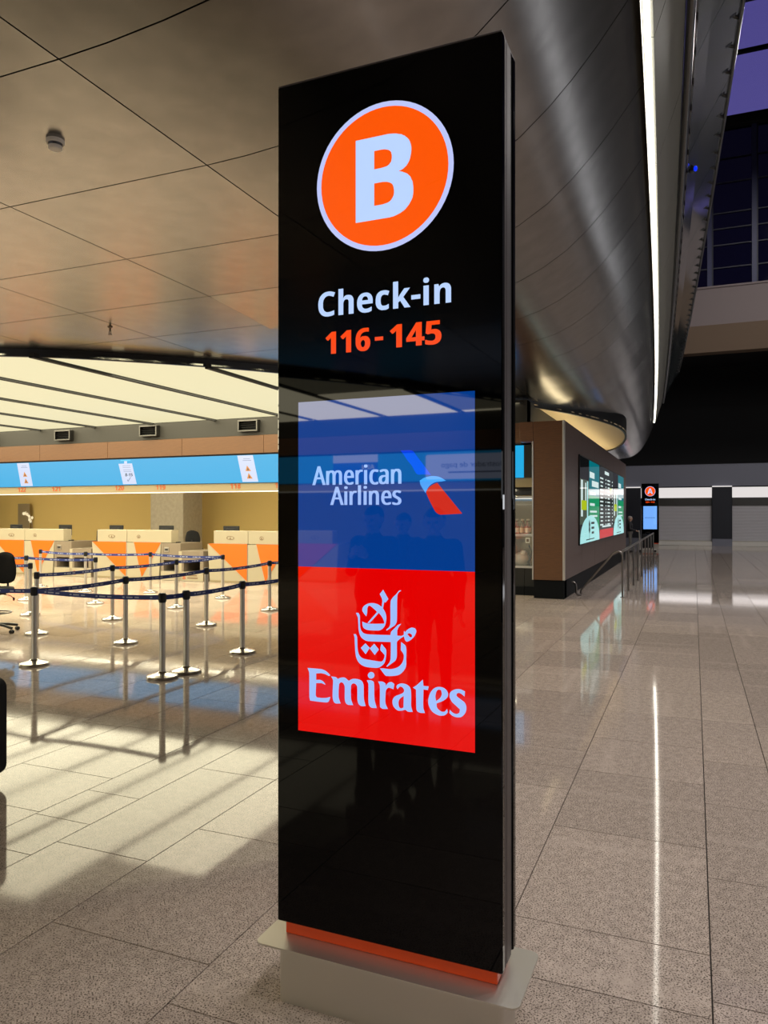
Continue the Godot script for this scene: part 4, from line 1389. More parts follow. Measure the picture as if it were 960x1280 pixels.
# ------------------------------------------------------------------ office chairs
func build_chair(seat: float, ring: float) -> Node3D:
	var t := thing("office_chair", "chair", "chair")
	for i in 5:
		var a := TAU * i / 5.0 + 0.25
		var e := Vector3(cos(a), 0, sin(a))
		var b := MB.new()
		b.tube([e * 0.03 + Vector3(0, 0.13, 0), e * 0.18 + Vector3(0, 0.115, 0), e * 0.33 + Vector3(0, 0.085, 0)], 0.022, 8)
		var leg := obj("leg", b, mats.black_plastic, t)
		var c := MB.new()
		c.xf = Transform3D(Basis(Vector3.UP, -a), e * 0.33 + Vector3(0, 0.032, 0))
		for s in [-1, 1]:
			c.xf = Transform3D(Basis(Vector3.UP, -a) * Basis(Vector3.RIGHT, PI / 2), e * 0.33 + Vector3(0, 0.032, 0) + Vector3(-sin(a), 0, cos(a)) * 0.018 * s)
			c.lathe(Vector3.ZERO, [Vector2(0, -0.012), Vector2(0.026, -0.012), Vector2(0.031, -0.006), Vector2(0.031, 0.006), Vector2(0.026, 0.012), Vector2(0, 0.012)], 12)
		obj("caster", c, mats.black_plastic, leg)
	var g := MB.new()
	g.lathe(Vector3.ZERO, [Vector2(0, 0.1), Vector2(0.045, 0.1), Vector2(0.045, 0.16), Vector2(0.034, 0.17), Vector2(0.034, seat * 0.62), Vector2(0.024, seat * 0.63), Vector2(0.024, seat - 0.07), Vector2(0, seat - 0.07)], 14)
	obj("gas_column", g, mats.black_plastic, t)
	if ring > 0.0:
		var r := MB.new()
		var pts := []
		for i in 29:
			pts.append(Vector3(cos(TAU * i / 28.0) * 0.22, ring, sin(TAU * i / 28.0) * 0.22))
		r.tube(pts, 0.011, 8)
		for i in 3:
			var a := TAU * i / 3.0
			r.tube([Vector3(0, ring, 0), Vector3(cos(a) * 0.22, ring, sin(a) * 0.22)], 0.008, 6)
		obj("foot_ring", r, mats.steel_dark, t)
	var sm := MB.new()
	cushion(sm, Vector3(0, seat, 0.02), Vector3(0.24, 0.045, 0.23), Vector3(0, 0, 1), 0.025)
	obj("seat", sm, mats.cloth_black, t)
	obj("seat_plate", one_box(Vector3(0, seat - 0.06, 0.0), Vector3(0.2, 0.03, 0.24), 0.008), mats.black_plastic, t)
	var bm := MB.new()
	# the backrest: a curved, rounded pad
	var n := 12
	var rows := []
	for i in n + 1:
		var y := -1.0 + 2.0 * i / n
		var row := []
		for k in n + 1:
			var x := -1.0 + 2.0 * k / n
			var sq := Vector2(x * sqrt(1 - y * y / 2.6), y * sqrt(1 - x * x / 2.6))
			row.append(sq)
		rows.append(row)
	for side in [-1.0, 1.0]:
		for i in n:
			for k in n:
				var q := []
				for e in [[i, k], [i, k + 1], [i + 1, k + 1], [i + 1, k]]:
					var w: Vector2 = rows[e[0]][e[1]]
					var edge := maxf(absf(-1.0 + 2.0 * e[0] / n), absf(-1.0 + 2.0 * e[1] / n))
					var th := 0.03 * (1.0 - pow(edge, 5.0)) + 0.004
					var dz := 0.05 * w.x * w.x + 0.03 * sin(w.y * 2.0) - 0.05 * w.y
					q.append(Vector3(w.x * 0.225 * (1.0 - 0.08 * w.y), seat + 0.33 + w.y * 0.25, -0.22 + dz + th * side))
				bm.face([q[0], q[1], q[2]], Vector3(0, 0, side))
				bm.face([q[0], q[2], q[3]], Vector3(0, 0, side))
	for i in n:
		for e in [[[i, 0], [i + 1, 0], -1], [[i, n], [i + 1, n], 1], [[0, i], [0, i + 1], 0], [[n, i], [n, i + 1], 2]]:
			var q := []
			for p in [e[0], e[1]]:
				var w: Vector2 = rows[p[0]][p[1]]
				var dz := 0.05 * w.x * w.x + 0.03 * sin(w.y * 2.0) - 0.05 * w.y
				q.append(Vector3(w.x * 0.225 * (1.0 - 0.08 * w.y), seat + 0.33 + w.y * 0.25, -0.22 + dz))
			var o: Vector3 = [Vector3.DOWN, Vector3.RIGHT, Vector3.UP][e[2]] if e[2] >= 0 else Vector3.LEFT
			var d := Vector3(0, 0, 0.004)
			bm.face([q[0] - d, q[1] - d, q[1] + d, q[0] + d], o)
	obj("backrest", bm, mats.cloth_black, t)
	var st := MB.new()
	st.tube([Vector3(0, seat - 0.05, -0.08), Vector3(0, seat - 0.04, -0.26), Vector3(0, seat + 0.05, -0.3), Vector3(0, seat + 0.3, -0.27)], 0.018, 8)
	obj("back_stem", st, mats.black_plastic, t)
	var lv := MB.new()
	lv.tube([Vector3(0.08, seat - 0.06, 0.0), Vector3(0.24, seat - 0.08, 0.0), Vector3(0.29, seat - 0.12, 0.0)], 0.007, 6)
	lv.ball(Vector3(0.3, seat - 0.135, 0), Vector3(0.018, 0.03, 0.014), 6, 8)
	obj("lever", lv, mats.black_plastic, t)
	return t

# a pillow-shaped pad with half sizes h
func cushion(b: MB, c: Vector3, h: Vector3, _front: Vector3, round_: float) -> void:
	var n := 20
	var prof := []
	for i in 9:
		var a := PI * i / 8.0
		prof.append(Vector2(1.0 - round_ * 4.0 * (1.0 - sin(a)), -cos(a)))
	for k in prof.size() - 1:
		for i in n:
			var q := []
			var nn := []
			for e in [[k, i], [k, i + 1], [k + 1, i + 1], [k + 1, i]]:
				var a: float = TAU * e[1] / n
				var p := Vector2(cos(a), sin(a))
				var s := 1.0 / pow(pow(absf(p.x), 4.0) + pow(absf(p.y), 4.0), 0.25)
				var w: Vector2 = prof[e[0]]
				q.append(c + Vector3(p.x * s * h.x * w.x, w.y * h.y, p.y * s * h.z * w.x))
				nn.append(Vector3(p.x * sin(PI * e[0] / 8.0), w.y, p.y * sin(PI * e[0] / 8.0)).normalized())
			b.quad_n(q[0], q[1], q[2], q[3], nn[0], nn[1], nn[2], nn[3])
	var top := []
	var bot := []
	for i in n:
		var a := TAU * i / n
		var p := Vector2(cos(a), sin(a))
		var s := 1.0 / pow(pow(absf(p.x), 4.0) + pow(absf(p.y), 4.0), 0.25)
		top.append(c + Vector3(p.x * s * h.x * prof[8].x, h.y, p.y * s * h.z * prof[8].x))
		bot.append(c + Vector3(p.x * s * h.x * prof[0].x, -h.y, p.y * s * h.z * prof[0].x))
	b.face(top, Vector3.UP)
	b.face(bot, Vector3.DOWN)

func build_chairs() -> void:
	var a := build_chair(0.66, 0.31)
	a.position = P(-10.02, 0, 8.5)
	a.rotation.y = deg_to_rad(15)
	tag(a, "tall black office chair with a foot ring among the queue posts", "chair", "black office chairs")
	var b := build_chair(0.78, 0.3)
	b.position = P(-13.75, 0, 18.55)
	b.rotation.y = deg_to_rad(200)
	tag(b, "black office chair with rounded back in front of the concrete pillar", "chair", "black office chairs")
	copy(b, "black office chair between the leftmost and middle desk pairs", P(-17.3, 0, 18.75), deg_to_rad(170))
	var w := thing("wall_board", "pale notice board leaning on the yellow wall, far left", "board", P(-24.75, 0, 22.3))
	obj("board", one_box(Vector3(0, 1.25, 0.0), Vector3(0.62, 2.0, 0.04), 0.006), mats.beige_panel, w)
	obj("stand", one_box(Vector3(0, 0.13, 0.0), Vector3(0.5, 0.26, 0.3), 0.02), mats.beige_panel, w)
	var f := thing("flower", "white flowering pot plant behind the leftmost desk", "plant", P(-19.2, 1.06, 17.6))
	var pot := MB.new()
	pot.lathe(Vector3.ZERO, [Vector2(0, 0.001), Vector2(0.06, 0.001), Vector2(0.085, 0.15), Vector2(0.075, 0.15), Vector2(0.07, 0.13), Vector2(0, 0.13)], 14)
	obj("pot", pot, mats.beige_panel, f)
	var stem := MB.new()
	stem.tube([Vector3(0, 0.12, 0), Vector3(0.02, 0.4, 0), Vector3(-0.02, 0.62, 0), Vector3(-0.16, 0.76, 0), Vector3(-0.32, 0.78, 0)], 0.009, 6)
	obj("stem", stem, mats.emblem_brown, f)
	for e in [[-0.03, 0.55], [0.03, 0.66], [-0.09, 0.7], [-0.17, 0.77], [-0.25, 0.8], [-0.33, 0.79], [-0.08, 0.6]]:
		var bl := MB.new()
		for i in 5:
			var t := TAU * i / 5.0
			bl.xf = Transform3D(Basis(Vector3(0, 0, 1), t), Vector3(e[0], e[1], 0.02))
			bl.ball(Vector3(0.032, 0, 0), Vector3(0.034, 0.02, 0.008), 5, 8)
		obj("blossom", bl, mats.leaf_white, f)

# ------------------------------------------------------------------ the illuminated signs
func build_sign(letter: String, numbers: String, airlines: bool) -> Node3D:
	# origin at the lower left corner of the front, on the floor; x along the front, z towards the viewer
	var t := thing("sign_pillar", "sign", "sign")
	var W := 0.869
	var front := MB.new()
	front.xf = Transform3D(Basis.IDENTITY, Vector3.ZERO)
	front.box(Vector3(W / 2, 1.88, -0.016), Vector3(W, 3.158, 0.032), 0.004)
	obj("front_glass", front, mats.black_gloss, t)
	obj("core", one_box(Vector3(W / 2, 1.88, -0.095), Vector3(W - 0.012, 3.15, 0.126)), mats.matt_black, t)
	for s in [0, 1]:
		for e in [[-0.044, 0.02], [-0.09, 0.062]]:
			obj("side_profile", one_box(Vector3((W - 0.006) if s == 1 else 0.006, 1.88, e[0]), Vector3(0.012, 3.152, e[1]), 0.003), mats.profile_dark, t)
	var back := one_box(Vector3(W / 2, 1.88, -0.172), Vector3(W, 3.158, 0.036), 0.004)
	obj("back_glass", back, mats.black_gloss, t)
	obj("top_cap", one_box(Vector3(W / 2, 3.461, -0.095), Vector3(W - 0.004, 0.006, 0.186), 0.001), mats.profile_dark, t)
	obj("orange_foot", one_box(Vector3(W / 2 + 0.002, 0.2755, -0.093), Vector3(0.82, 0.047, 0.15), 0.002), mats.orange_foot, t)
	var plate := MB.new()
	plate.xf = Transform3D(Basis(Vector3(1, 0, 0), Vector3(0, 0, -1), Vector3(0, 1, 0)), Vector3(0, 0.245, 0))
	plate.prism(rounded(-0.05, 0.94, -0.082, 0.262, 0.03), 0.0, 0.007)
	obj("top_plate", plate, mats.steel_brushed, t)
	var pl := MB.new()
	pl.xf = Transform3D(Basis(Vector3(1, 0, 0), Vector3(0, 0, -1), Vector3(0, 1, 0)), Vector3(0, 0.0, 0))
	pl.prism(rounded(0.006, 0.87, -0.002, 0.19, 0.018), 0.0, 0.245)
	obj("plinth", pl, mats.steel_brushed, t)
	# the round mark
	var c := Vector2(0.434, 3.046)
	var ring := MB.new()
	ring.prism(disc(c, 0.265, 64), 0.0, 0.0012)
	obj("white_ring", ring, mats.sign_ring, t)
	var face := MB.new()
	face.prism(disc(c, 0.2465, 64), 0.0012, 0.002)
	obj("orange_disc", face, mats.sign_orange, t)
	if letter == "B":
		obj("letter", lettering(letter, true, 0.3284, 0.5514, 2.8945, 3.192, 0.002, 0.0028, 0.004), mats.sign_white, t)
	else:
		obj("letter", lettering(letter, true, 0.3, 0.568, 2.905, 3.19, 0.002, 0.0028), mats.sign_white, t)
	obj("check_in_text", lettering("Check-in", true, 0.1747, 0.6894, 2.566, 2.664, 0.0, 0.0012), mats.sign_white, t)
	for q in [[numbers.left(3), 0.2046, 0.385], ["-", 0.4035, 0.4355], [numbers.right(3), 0.4615, 0.6545]]:
		var tall: bool = q[0] != "-"
		obj("desk_numbers", lettering(q[0], true, q[1], q[2], 2.428 if tall else 2.461, 2.511 if tall else 2.474, 0.0, 0.0012, 0.0015 if tall else 0.0), mats.sign_number, t)
	var x0 := 0.0905
	var x1 := 0.7738
	if not airlines:
		var sb := one_box(Vector3((x0 + x1) / 2, 1.645, 0.0006), Vector3(x1 - x0, 1.227, 0.0012))
		var s := obj("display_panel", sb, mats.screen_sky, t)
		var ln := MB.new()
		for i in 7:
			ln.box(Vector3(0.2 + 0.075 * i, 1.64 + 0.004 * (i % 2), 0.0016), Vector3(0.055, 0.028, 0.0008))
		obj("print_line", ln, mats.screen_ink, s)
		return t
	var blue := obj("blue_display", one_box(Vector3((x0 + x1) / 2, 1.951, 0.0006), Vector3(x1 - x0, 0.614, 0.0012)), mats.screen_blue, t)
	obj("airline_name", lettering("American", false, 0.1500, 0.5061, 1.9455, 2.0180, 0.0012, 0.002, 0.0022), mats.print_pale, blue)
	obj("airline_name", lettering("Airlines", false, 0.2245, 0.5061, 1.8720, 1.9440, 0.0012, 0.002, 0.0022), mats.print_pale, blue)
	obj("tail_mark_top", printed(PRINT.tail_blue, [], 0.0012, 0.0018), mats.tail_blue, blue)
	obj("tail_mark_middle", printed(PRINT.tail_pale, [], 0.0012, 0.002), mats.tail_pale, blue)
	obj("tail_mark_foot", printed(PRINT.tail_red, [], 0.0012, 0.0022), mats.tail_red, blue)
	var red := obj("red_display", one_box(Vector3((x0 + x1) / 2, 1.3375, 0.0006), Vector3(x1 - x0, 0.613, 0.0012)), mats.screen_red, t)
	obj("calligraphy", printed(PRINT.emblem, PRINT.emblem_hole, 0.0012, 0.002), mats.print_pale, red)
	obj("airline_name", printed(PRINT.word, PRINT.word_hole, 0.0012, 0.002), mats.print_pale, red)
	return t

func build_signs() -> void:
	var b := build_sign("B", "116 - 145", true)
	b.position = P(-1.4604, 0, 2.4839)
	b.rotation.y = -deg_to_rad(0.662)
	tag(b, "tall black sign pillar with a large orange B and two airline displays", "sign")
	area_light(b, Vector3(0.432, 1.951, 0.02), Vector3(0, 0, 1), Vector2(0.68, 0.61), srgb(2, 58, 138), 0.05)
	area_light(b, Vector3(0.432, 1.337, 0.02), Vector3(0, 0, 1), Vector2(0.68, 0.61), srgb(226, 0, 0), 0.1)
	area_light(b, Vector3(0.434, 3.046, 0.02), Vector3(0, 0, 1), Vector2(0.36, 0.36), srgb(255, 110, 30), 0.1)
	var a := build_sign("A", "101 - 115", false)
	a.position = P(-2.59, 0, 42.4)
	tag(a, "small far black sign pillar with an orange A and a pale blue display", "sign")
	area_light(a, Vector3(0.432, 1.645, 0.02), Vector3(0, 0, 1), Vector2(0.68, 1.2), srgb(118, 176, 255), 0.15)

# ------------------------------------------------------------------ queue posts and belts
const LINE_WORD := ["nearest the black sign", "second from the black sign", "third from the black sign", "fourth from the black sign", "fifth from the black sign", "sixth from the black sign"]
const NTH := ["first", "second", "third", "fourth", "fifth"]

func build_queue() -> void:
	var lines := [
		[Vector2(-5.527, 6.87), Vector2(-5.465, 7.22), Vector2(-5.544, 8.516), Vector2(-5.53, 10.4)],
		[Vector2(-7.44, 6.858), Vector2(-7.483, 8.5), Vector2(-7.459, 10.384), Vector2(-7.501, 12.459), Vector2(-7.5, 14.3)],
		[Vector2(-9.316, 8.632), Vector2(-9.36, 10.304), Vector2(-9.366, 12.061), Vector2(-9.515, 13.844)],
		[Vector2(-11.154, 10.191), Vector2(-11.371, 12.031), Vector2(-11.734, 14.156)],
		[Vector2(-13.205, 11.96), Vector2(-13.268, 13.719)],
		[Vector2(-15.2, 14.2), Vector2(-15.1, 11.9)]]
	var proto := thing("queue_post", "post", "queue post", Vector3.ZERO, 0.0, "steel queue posts")
	var base := MB.new()
	base.lathe(Vector3.ZERO, [Vector2(0, 0.001), Vector2(0.172, 0.001), Vector2(0.174, 0.02), Vector2(0.168, 0.03), Vector2(0.12, 0.045), Vector2(0.06, 0.058), Vector2(0.04, 0.075), Vector2(0, 0.075)], 32)
	obj("base", base, mats.steel, proto)
	var pole := MB.new()
	pole.lathe(Vector3.ZERO, [Vector2(0.034, 0.06), Vector2(0.034, 0.86), Vector2(0, 0.86)], 20)
	obj("pole", pole, mats.steel_brushed, proto)
	var cap := MB.new()
	cap.lathe(Vector3.ZERO, [Vector2(0.036, 0.845), Vector2(0.039, 0.85), Vector2(0.039, 0.945), Vector2(0.034, 0.953), Vector2(0, 0.956)], 20)
	for i in 4:
		cap.xf = Transform3D(Basis(Vector3.UP, i * PI / 2), Vector3.ZERO)
		cap.box(Vector3(0.042, 0.9, 0), Vector3(0.012, 0.085, 0.026), 0.003)
	obj("cap", cap, mats.black_plastic, proto)
	var first := true
	for i in lines.size():
		for k in lines[i].size():
			var p: Vector2 = lines[i][k]
			var label := "steel queue post, %s from the front in the belt line %s" % [NTH[k], LINE_WORD[i]]
			if first:
				proto.position = P(p.x, 0, p.y)
				proto.set_meta("label", label)
				first = false
			else:
				copy(proto, label, P(p.x, 0, p.y), rng.randf_range(-0.1, 0.1))
	# line, post, line, post
	var ties := [[0, 0, 0, 1], [0, 1, 0, 2], [0, 2, 0, 3], [1, 0, 1, 1], [1, 1, 1, 2], [1, 2, 1, 3], [1, 3, 1, 4], [1, 0, 0, 0], [2, 0, 2, 1], [2, 1, 2, 2], [2, 2, 2, 3], [3, 1, 4, 0], [3, 2, 2, 3], [3, 2, 4, 1], [4, 1, 5, 0], [4, 0, 5, 1]]
	for e in ties:
		var label: String = "navy belt between the %s and %s posts of the line %s" % [NTH[e[1]], NTH[e[3]], LINE_WORD[e[0]]]
		if e[0] != e[2]:
			label = "navy belt joining the %s post of the %s line to the %s of the %s" % [NTH[e[1]], (["nearest"] + NTH.slice(1) + ["sixth"])[e[0]], NTH[e[3]], (["nearest"] + NTH.slice(1) + ["sixth"])[e[2]]]
		belt(lines[e[0]][e[1]], lines[e[2]][e[3]], label)
	belt(lines[1][0], Vector2(-9.8, 6.85), "navy belt leading from the front post of the second line to the left edge")
	belt(lines[3][0], Vector2(-13.4, 10.25), "navy belt leading from the front post of the fourth line to the left edge")
	copy(proto, "steel queue post beyond the left edge of the frame, level with the front row", P(-9.8, 0, 6.85))
	copy(proto, "steel queue post beyond the left edge of the frame, level with the second row", P(-13.4, 0, 10.25))

func belt(a: Vector2, b: Vector2, where: String) -> void:
	var pa := P(a.x, 0.9, a.y)
	var pb := P(b.x, 0.9, b.y)
	var d := (pb - pa)
	var l := d.length() - 0.09
	var x := d.normalized()
	var t := thing("queue_belt", where, "belt", pa + x * 0.045, 0.0, "navy queue belts")
	t.rotation.y = atan2(-x.z, x.x)
	var m := MB.new()
	var n := 12
	var h := 0.027
	var sag := 0.012 * l
	for i in n:
		var x0 := l * i / n
		var x1 := l * (i + 1) / n
		var y0 := -sag * 4.0 * (x0 / l) * (1.0 - x0 / l)
		var y1 := -sag * 4.0 * (x1 / l) * (1.0 - x1 / l)
		for s in [-1.0, 1.0]:
			var z: float = 0.0012 * s
			m.face([Vector3(x0, y0 - h, z), Vector3(x1, y1 - h, z), Vector3(x1, y1 + h, z), Vector3(x0, y0 + h, z)], Vector3(0, 0, s))
			m.face([Vector3(x0, y0 + h * s, -0.0012), Vector3(x1, y1 + h * s, -0.0012), Vector3(x1, y1 + h * s, 0.0012), Vector3(x0, y0 + h * s, 0.0012)], Vector3(0, s, 0))
	obj("webbing", m, mats.belt_navy, t)
	var pr := MB.new()
	var k := 0
	var px := 0.12
	while px < l - 0.1:
		var w: float = [0.03, 0.09, 0.06][k % 3]
		var yy := -sag * 4.0 * (px / l) * (1.0 - px / l)
		for s in [-1.0, 1.0]:
			pr.box(Vector3(px + w / 2, yy, 0.0016 * s), Vector3(w, 0.016, 0.0006))
		px += w + [0.025, 0.03, 0.16][k % 3]
		k += 1
	stuff(obj("print", pr, mats.belt_print, t))

# ------------------------------------------------------------------ wooden kiosk at the end of the desks
func build_kiosk() -> void:
	var o := P(-2.57, 0, 16.45)
	var t := thing("kiosk", "large wood and brown panelled kiosk with screens on its long side", "kiosk", o)
	obj("front_column", span(-3.245, -2.62, 0.405, 3.86, 16.45, 16.8, 0.004), mats.wood_warm, t, -o)
	obj("front_header", span(-3.55, -3.25, 3.43, 3.86, 16.45, 16.8, 0.004), mats.wood_warm, t, -o)
	obj("corner_strip", span(-2.62, -2.565, 0.405, 3.865, 16.445, 16.52, 0.006), mats.aluminium, t, -o)
	obj("reveal_strip", span(-3.275, -3.245, 0.405, 3.43, 16.44, 16.9, 0.004), mats.aluminium, t, -o)
	var v := 16.52
	for i in 6:
		var v1 := v + 15.64 / 6.0
		obj("side_panel", span(-2.63, -2.57, 0.41, 3.86, v + 0.003, v1 - 0.003, 0.003), mats.kiosk_side, t, -o)
		v = v1
	obj("plinth", span(-3.24, -2.59, 0.0, 0.405, 16.47, 16.8), mats.plinth_dark, t, -o)
	obj("side_plinth", span(-2.68, -2.59, 0.0, 0.41, 16.55, 32.16), mats.plinth_dark, t, -o)
	obj("recess_plinth", span(-3.55, -3.25, 0.0, 0.2, 16.95, 17.6), mats.plinth_dark, t, -o)
	obj("recess_kick", span(-3.55, -3.25, 0.2, 0.6, 17.0, 17.6), mats.matt_black, t, -o)
	obj("band_end", span(-3.55, -3.28, 2.665, 3.40, 16.9, 17.05), mats.matt_black, t, -o)
	obj("roof", span(-3.49, -2.6, 3.78, 3.84, 16.6, 32.1), mats.matt_black, t, -o)
	obj("back_wall", span(-3.55, -2.66, 0.0, 3.78, 32.0, 32.16), mats.kiosk_side, t, -o)
	obj("core", span(-3.55, -2.7, 0.0, 3.78, 18.1, 32.0), mats.matt_black, t, -o)
	# light line on the roof that washes the soffit above
	var up := thing("uplight", "hidden light line on the kiosk roof that washes the cream soffit", "light strip", P(-3.2, 3.87, 24.5))
	obj("tray", one_box(Vector3(0, -0.01, 0), Vector3(0.16, 0.04, 13.6), 0.006), mats.white_paint, up)
	obj("diffuser", one_box(Vector3(0, 0.02, 0), Vector3(0.1, 0.03, 13.5), 0.006), mats.led_cove, up)
	for i in 3:
		area_light(up, Vector3(0, 0.05, -4.5 + 4.5 * i), Vector3.UP, Vector2(0.1, 4.4), Color(1.0, 0.92, 0.74), 6.0, Vector3(0, 0, 1))
	# three landscape screens
	var say := ["nearest the kiosk corner, with a pale mint hill", "in the middle, showing a dark menu list", "at the far end of the kiosk"]
	for i in 3:
		var v0 := 18.5 + 4.055 * i
		var sc := thing("menu_screen", "large kiosk wall screen %s" % say[i], "screen", P(-2.565, 1.08, v0), 0.0, "screens on the kiosk's long side")
		# local x along v, y up, z out of the wall
		sc.rotation.y = PI / 2
		menu(sc, i, 4.04)
		area_light(sc, Vector3(2.0, 1.1, 0.05), Vector3(0, 0, 1), Vector2(3.8, 2.0), [srgb(60, 150, 140), srgb(70, 80, 80), srgb(60, 150, 140)][i], 0.12)
	fridge()

func menu(sc: Node3D, i: int, w: float) -> void:
	var h := 2.2
	obj("bezel", one_box(Vector3(w / 2, h / 2, 0.015), Vector3(w, h, 0.03), 0.003), mats.black_plastic, sc)
	var panel := func(called: String, x0: float, x1: float, y0: float, y1: float, m: Material, lift: float):
		return obj(called, one_box(Vector3((x0 + x1) / 2, (y0 + y1) / 2, 0.03 + lift), Vector3(x1 - x0, y1 - y0, 0.003)), m, sc)
	if i == 1:
		panel.call("display", 0.03, w - 0.03, 0.03, h - 0.03, mats.menu_dark, 0.001)
		panel.call("heading", 1.4, 2.6, 1.98, 2.08, mats.menu_text, 0.003)
		var rows := MB.new()
		for k in 13:
			var y := 1.82 - 0.115 * k
			for x in [0.12, 2.1]:
				rows.box(Vector3(x + 0.45, y, 0.033), Vector3(0.8 - 0.25 * ((k * 7) % 3) / 2.0, 0.045, 0.003))
				rows.box(Vector3(x + 1.6, y, 0.033), Vector3(0.2, 0.04, 0.003))
		stuff(obj("price_list", rows, mats.menu_text, sc))
		panel.call("special", 3.0, 3.5, 1.45, 1.6, mats.menu_lime, 0.004)
		panel.call("footer_text", 0.7, 3.2, 0.36, 0.41, mats.menu_text, 0.003)
		panel.call("footer", 0.05, w - 0.1, 0.04, 0.3, mats.menu_red, 0.003)
		return
	panel.call("photo", 0.03, 1.72, 0.5, 1.62, mats.menu_photo, 0.001)
	panel.call("dark_top", 0.03, 1.72, 1.62, h - 0.03, mats.menu_black, 0.001)
	panel.call("teal_field", 1.72, w - 0.03, 1.25, h - 0.03, mats.menu_teal, 0.001)
	panel.call("green_field", 1.72, w - 0.03, 0.03, 1.25, mats.menu_green, 0.001)
	for e in [[0.2, 0.5, 0.7, 1.6], [0.95, 1.12, 0.9, 1.55], [1.3, 1.5, 0.55, 1.6]]:
		panel.call("bottle_picture", e[0], e[1], e[2], e[3], mats.menu_mint if e[0] > 1.0 else mats.menu_text, 0.003)
	panel.call("lime_price", 0.25, 1.2, 0.86, 1.1, mats.menu_lime, 0.005)
	for e in [[1.85, 2.85, 1.72, 1.88], [2.3, 3.8, 1.5, 1.66], [1.9, 3.1, 1.28, 1.35], [1.9, 2.9, 0.98, 1.05], [1.9, 3.4, 0.8, 0.85], [1.9, 3.5, 0.68, 0.73]]:
		panel.call("text_line", e[0], e[1], e[2], e[3], mats.menu_text, 0.003)
	var hill := PackedVector2Array([Vector2(0.03, 0.03)])
	hill.append(Vector2(w - 0.03, 0.03))
	for k in 25:
		var a := PI * k / 24.0
		hill.append(Vector2(w / 2 + cos(a) * (w / 2 - 0.04), 0.1 + sin(a) * 0.62))
	var b := MB.new()
	b.prism(hill, 0.034, 0.037)
	obj("mint_hill", b, mats.menu_mint, sc)
	var lg := MB.new()
	var c := Vector2(1.75, 0.42)
	for s in [-1.0, 1.0]:
		lg.prism(PackedVector2Array([c + Vector2(0, 0.2 * s), c + Vector2(-0.16, 0.07 * s), c + Vector2(-0.1, 0), c + Vector2(0.1, 0), c + Vector2(0.16, 0.07 * s)]), 0.037, 0.039)
	lg.prism(PackedVector2Array([c + Vector2(-0.02, -0.32), c + Vector2(0.02, -0.32), c + Vector2(0.02, -0.1), c + Vector2(-0.02, -0.1)]), 0.037, 0.039)
	for k in 3:
		lg.box(Vector3(2.45, 0.52 - 0.13 * k, 0.038), Vector3(0.7 - 0.1 * k, 0.06, 0.002))
	lg.box(Vector3(1.95, 0.1, 0.038), Vector3(1.7, 0.025, 0.002))
	obj("round_mark", lg, mats.menu_dark, sc)

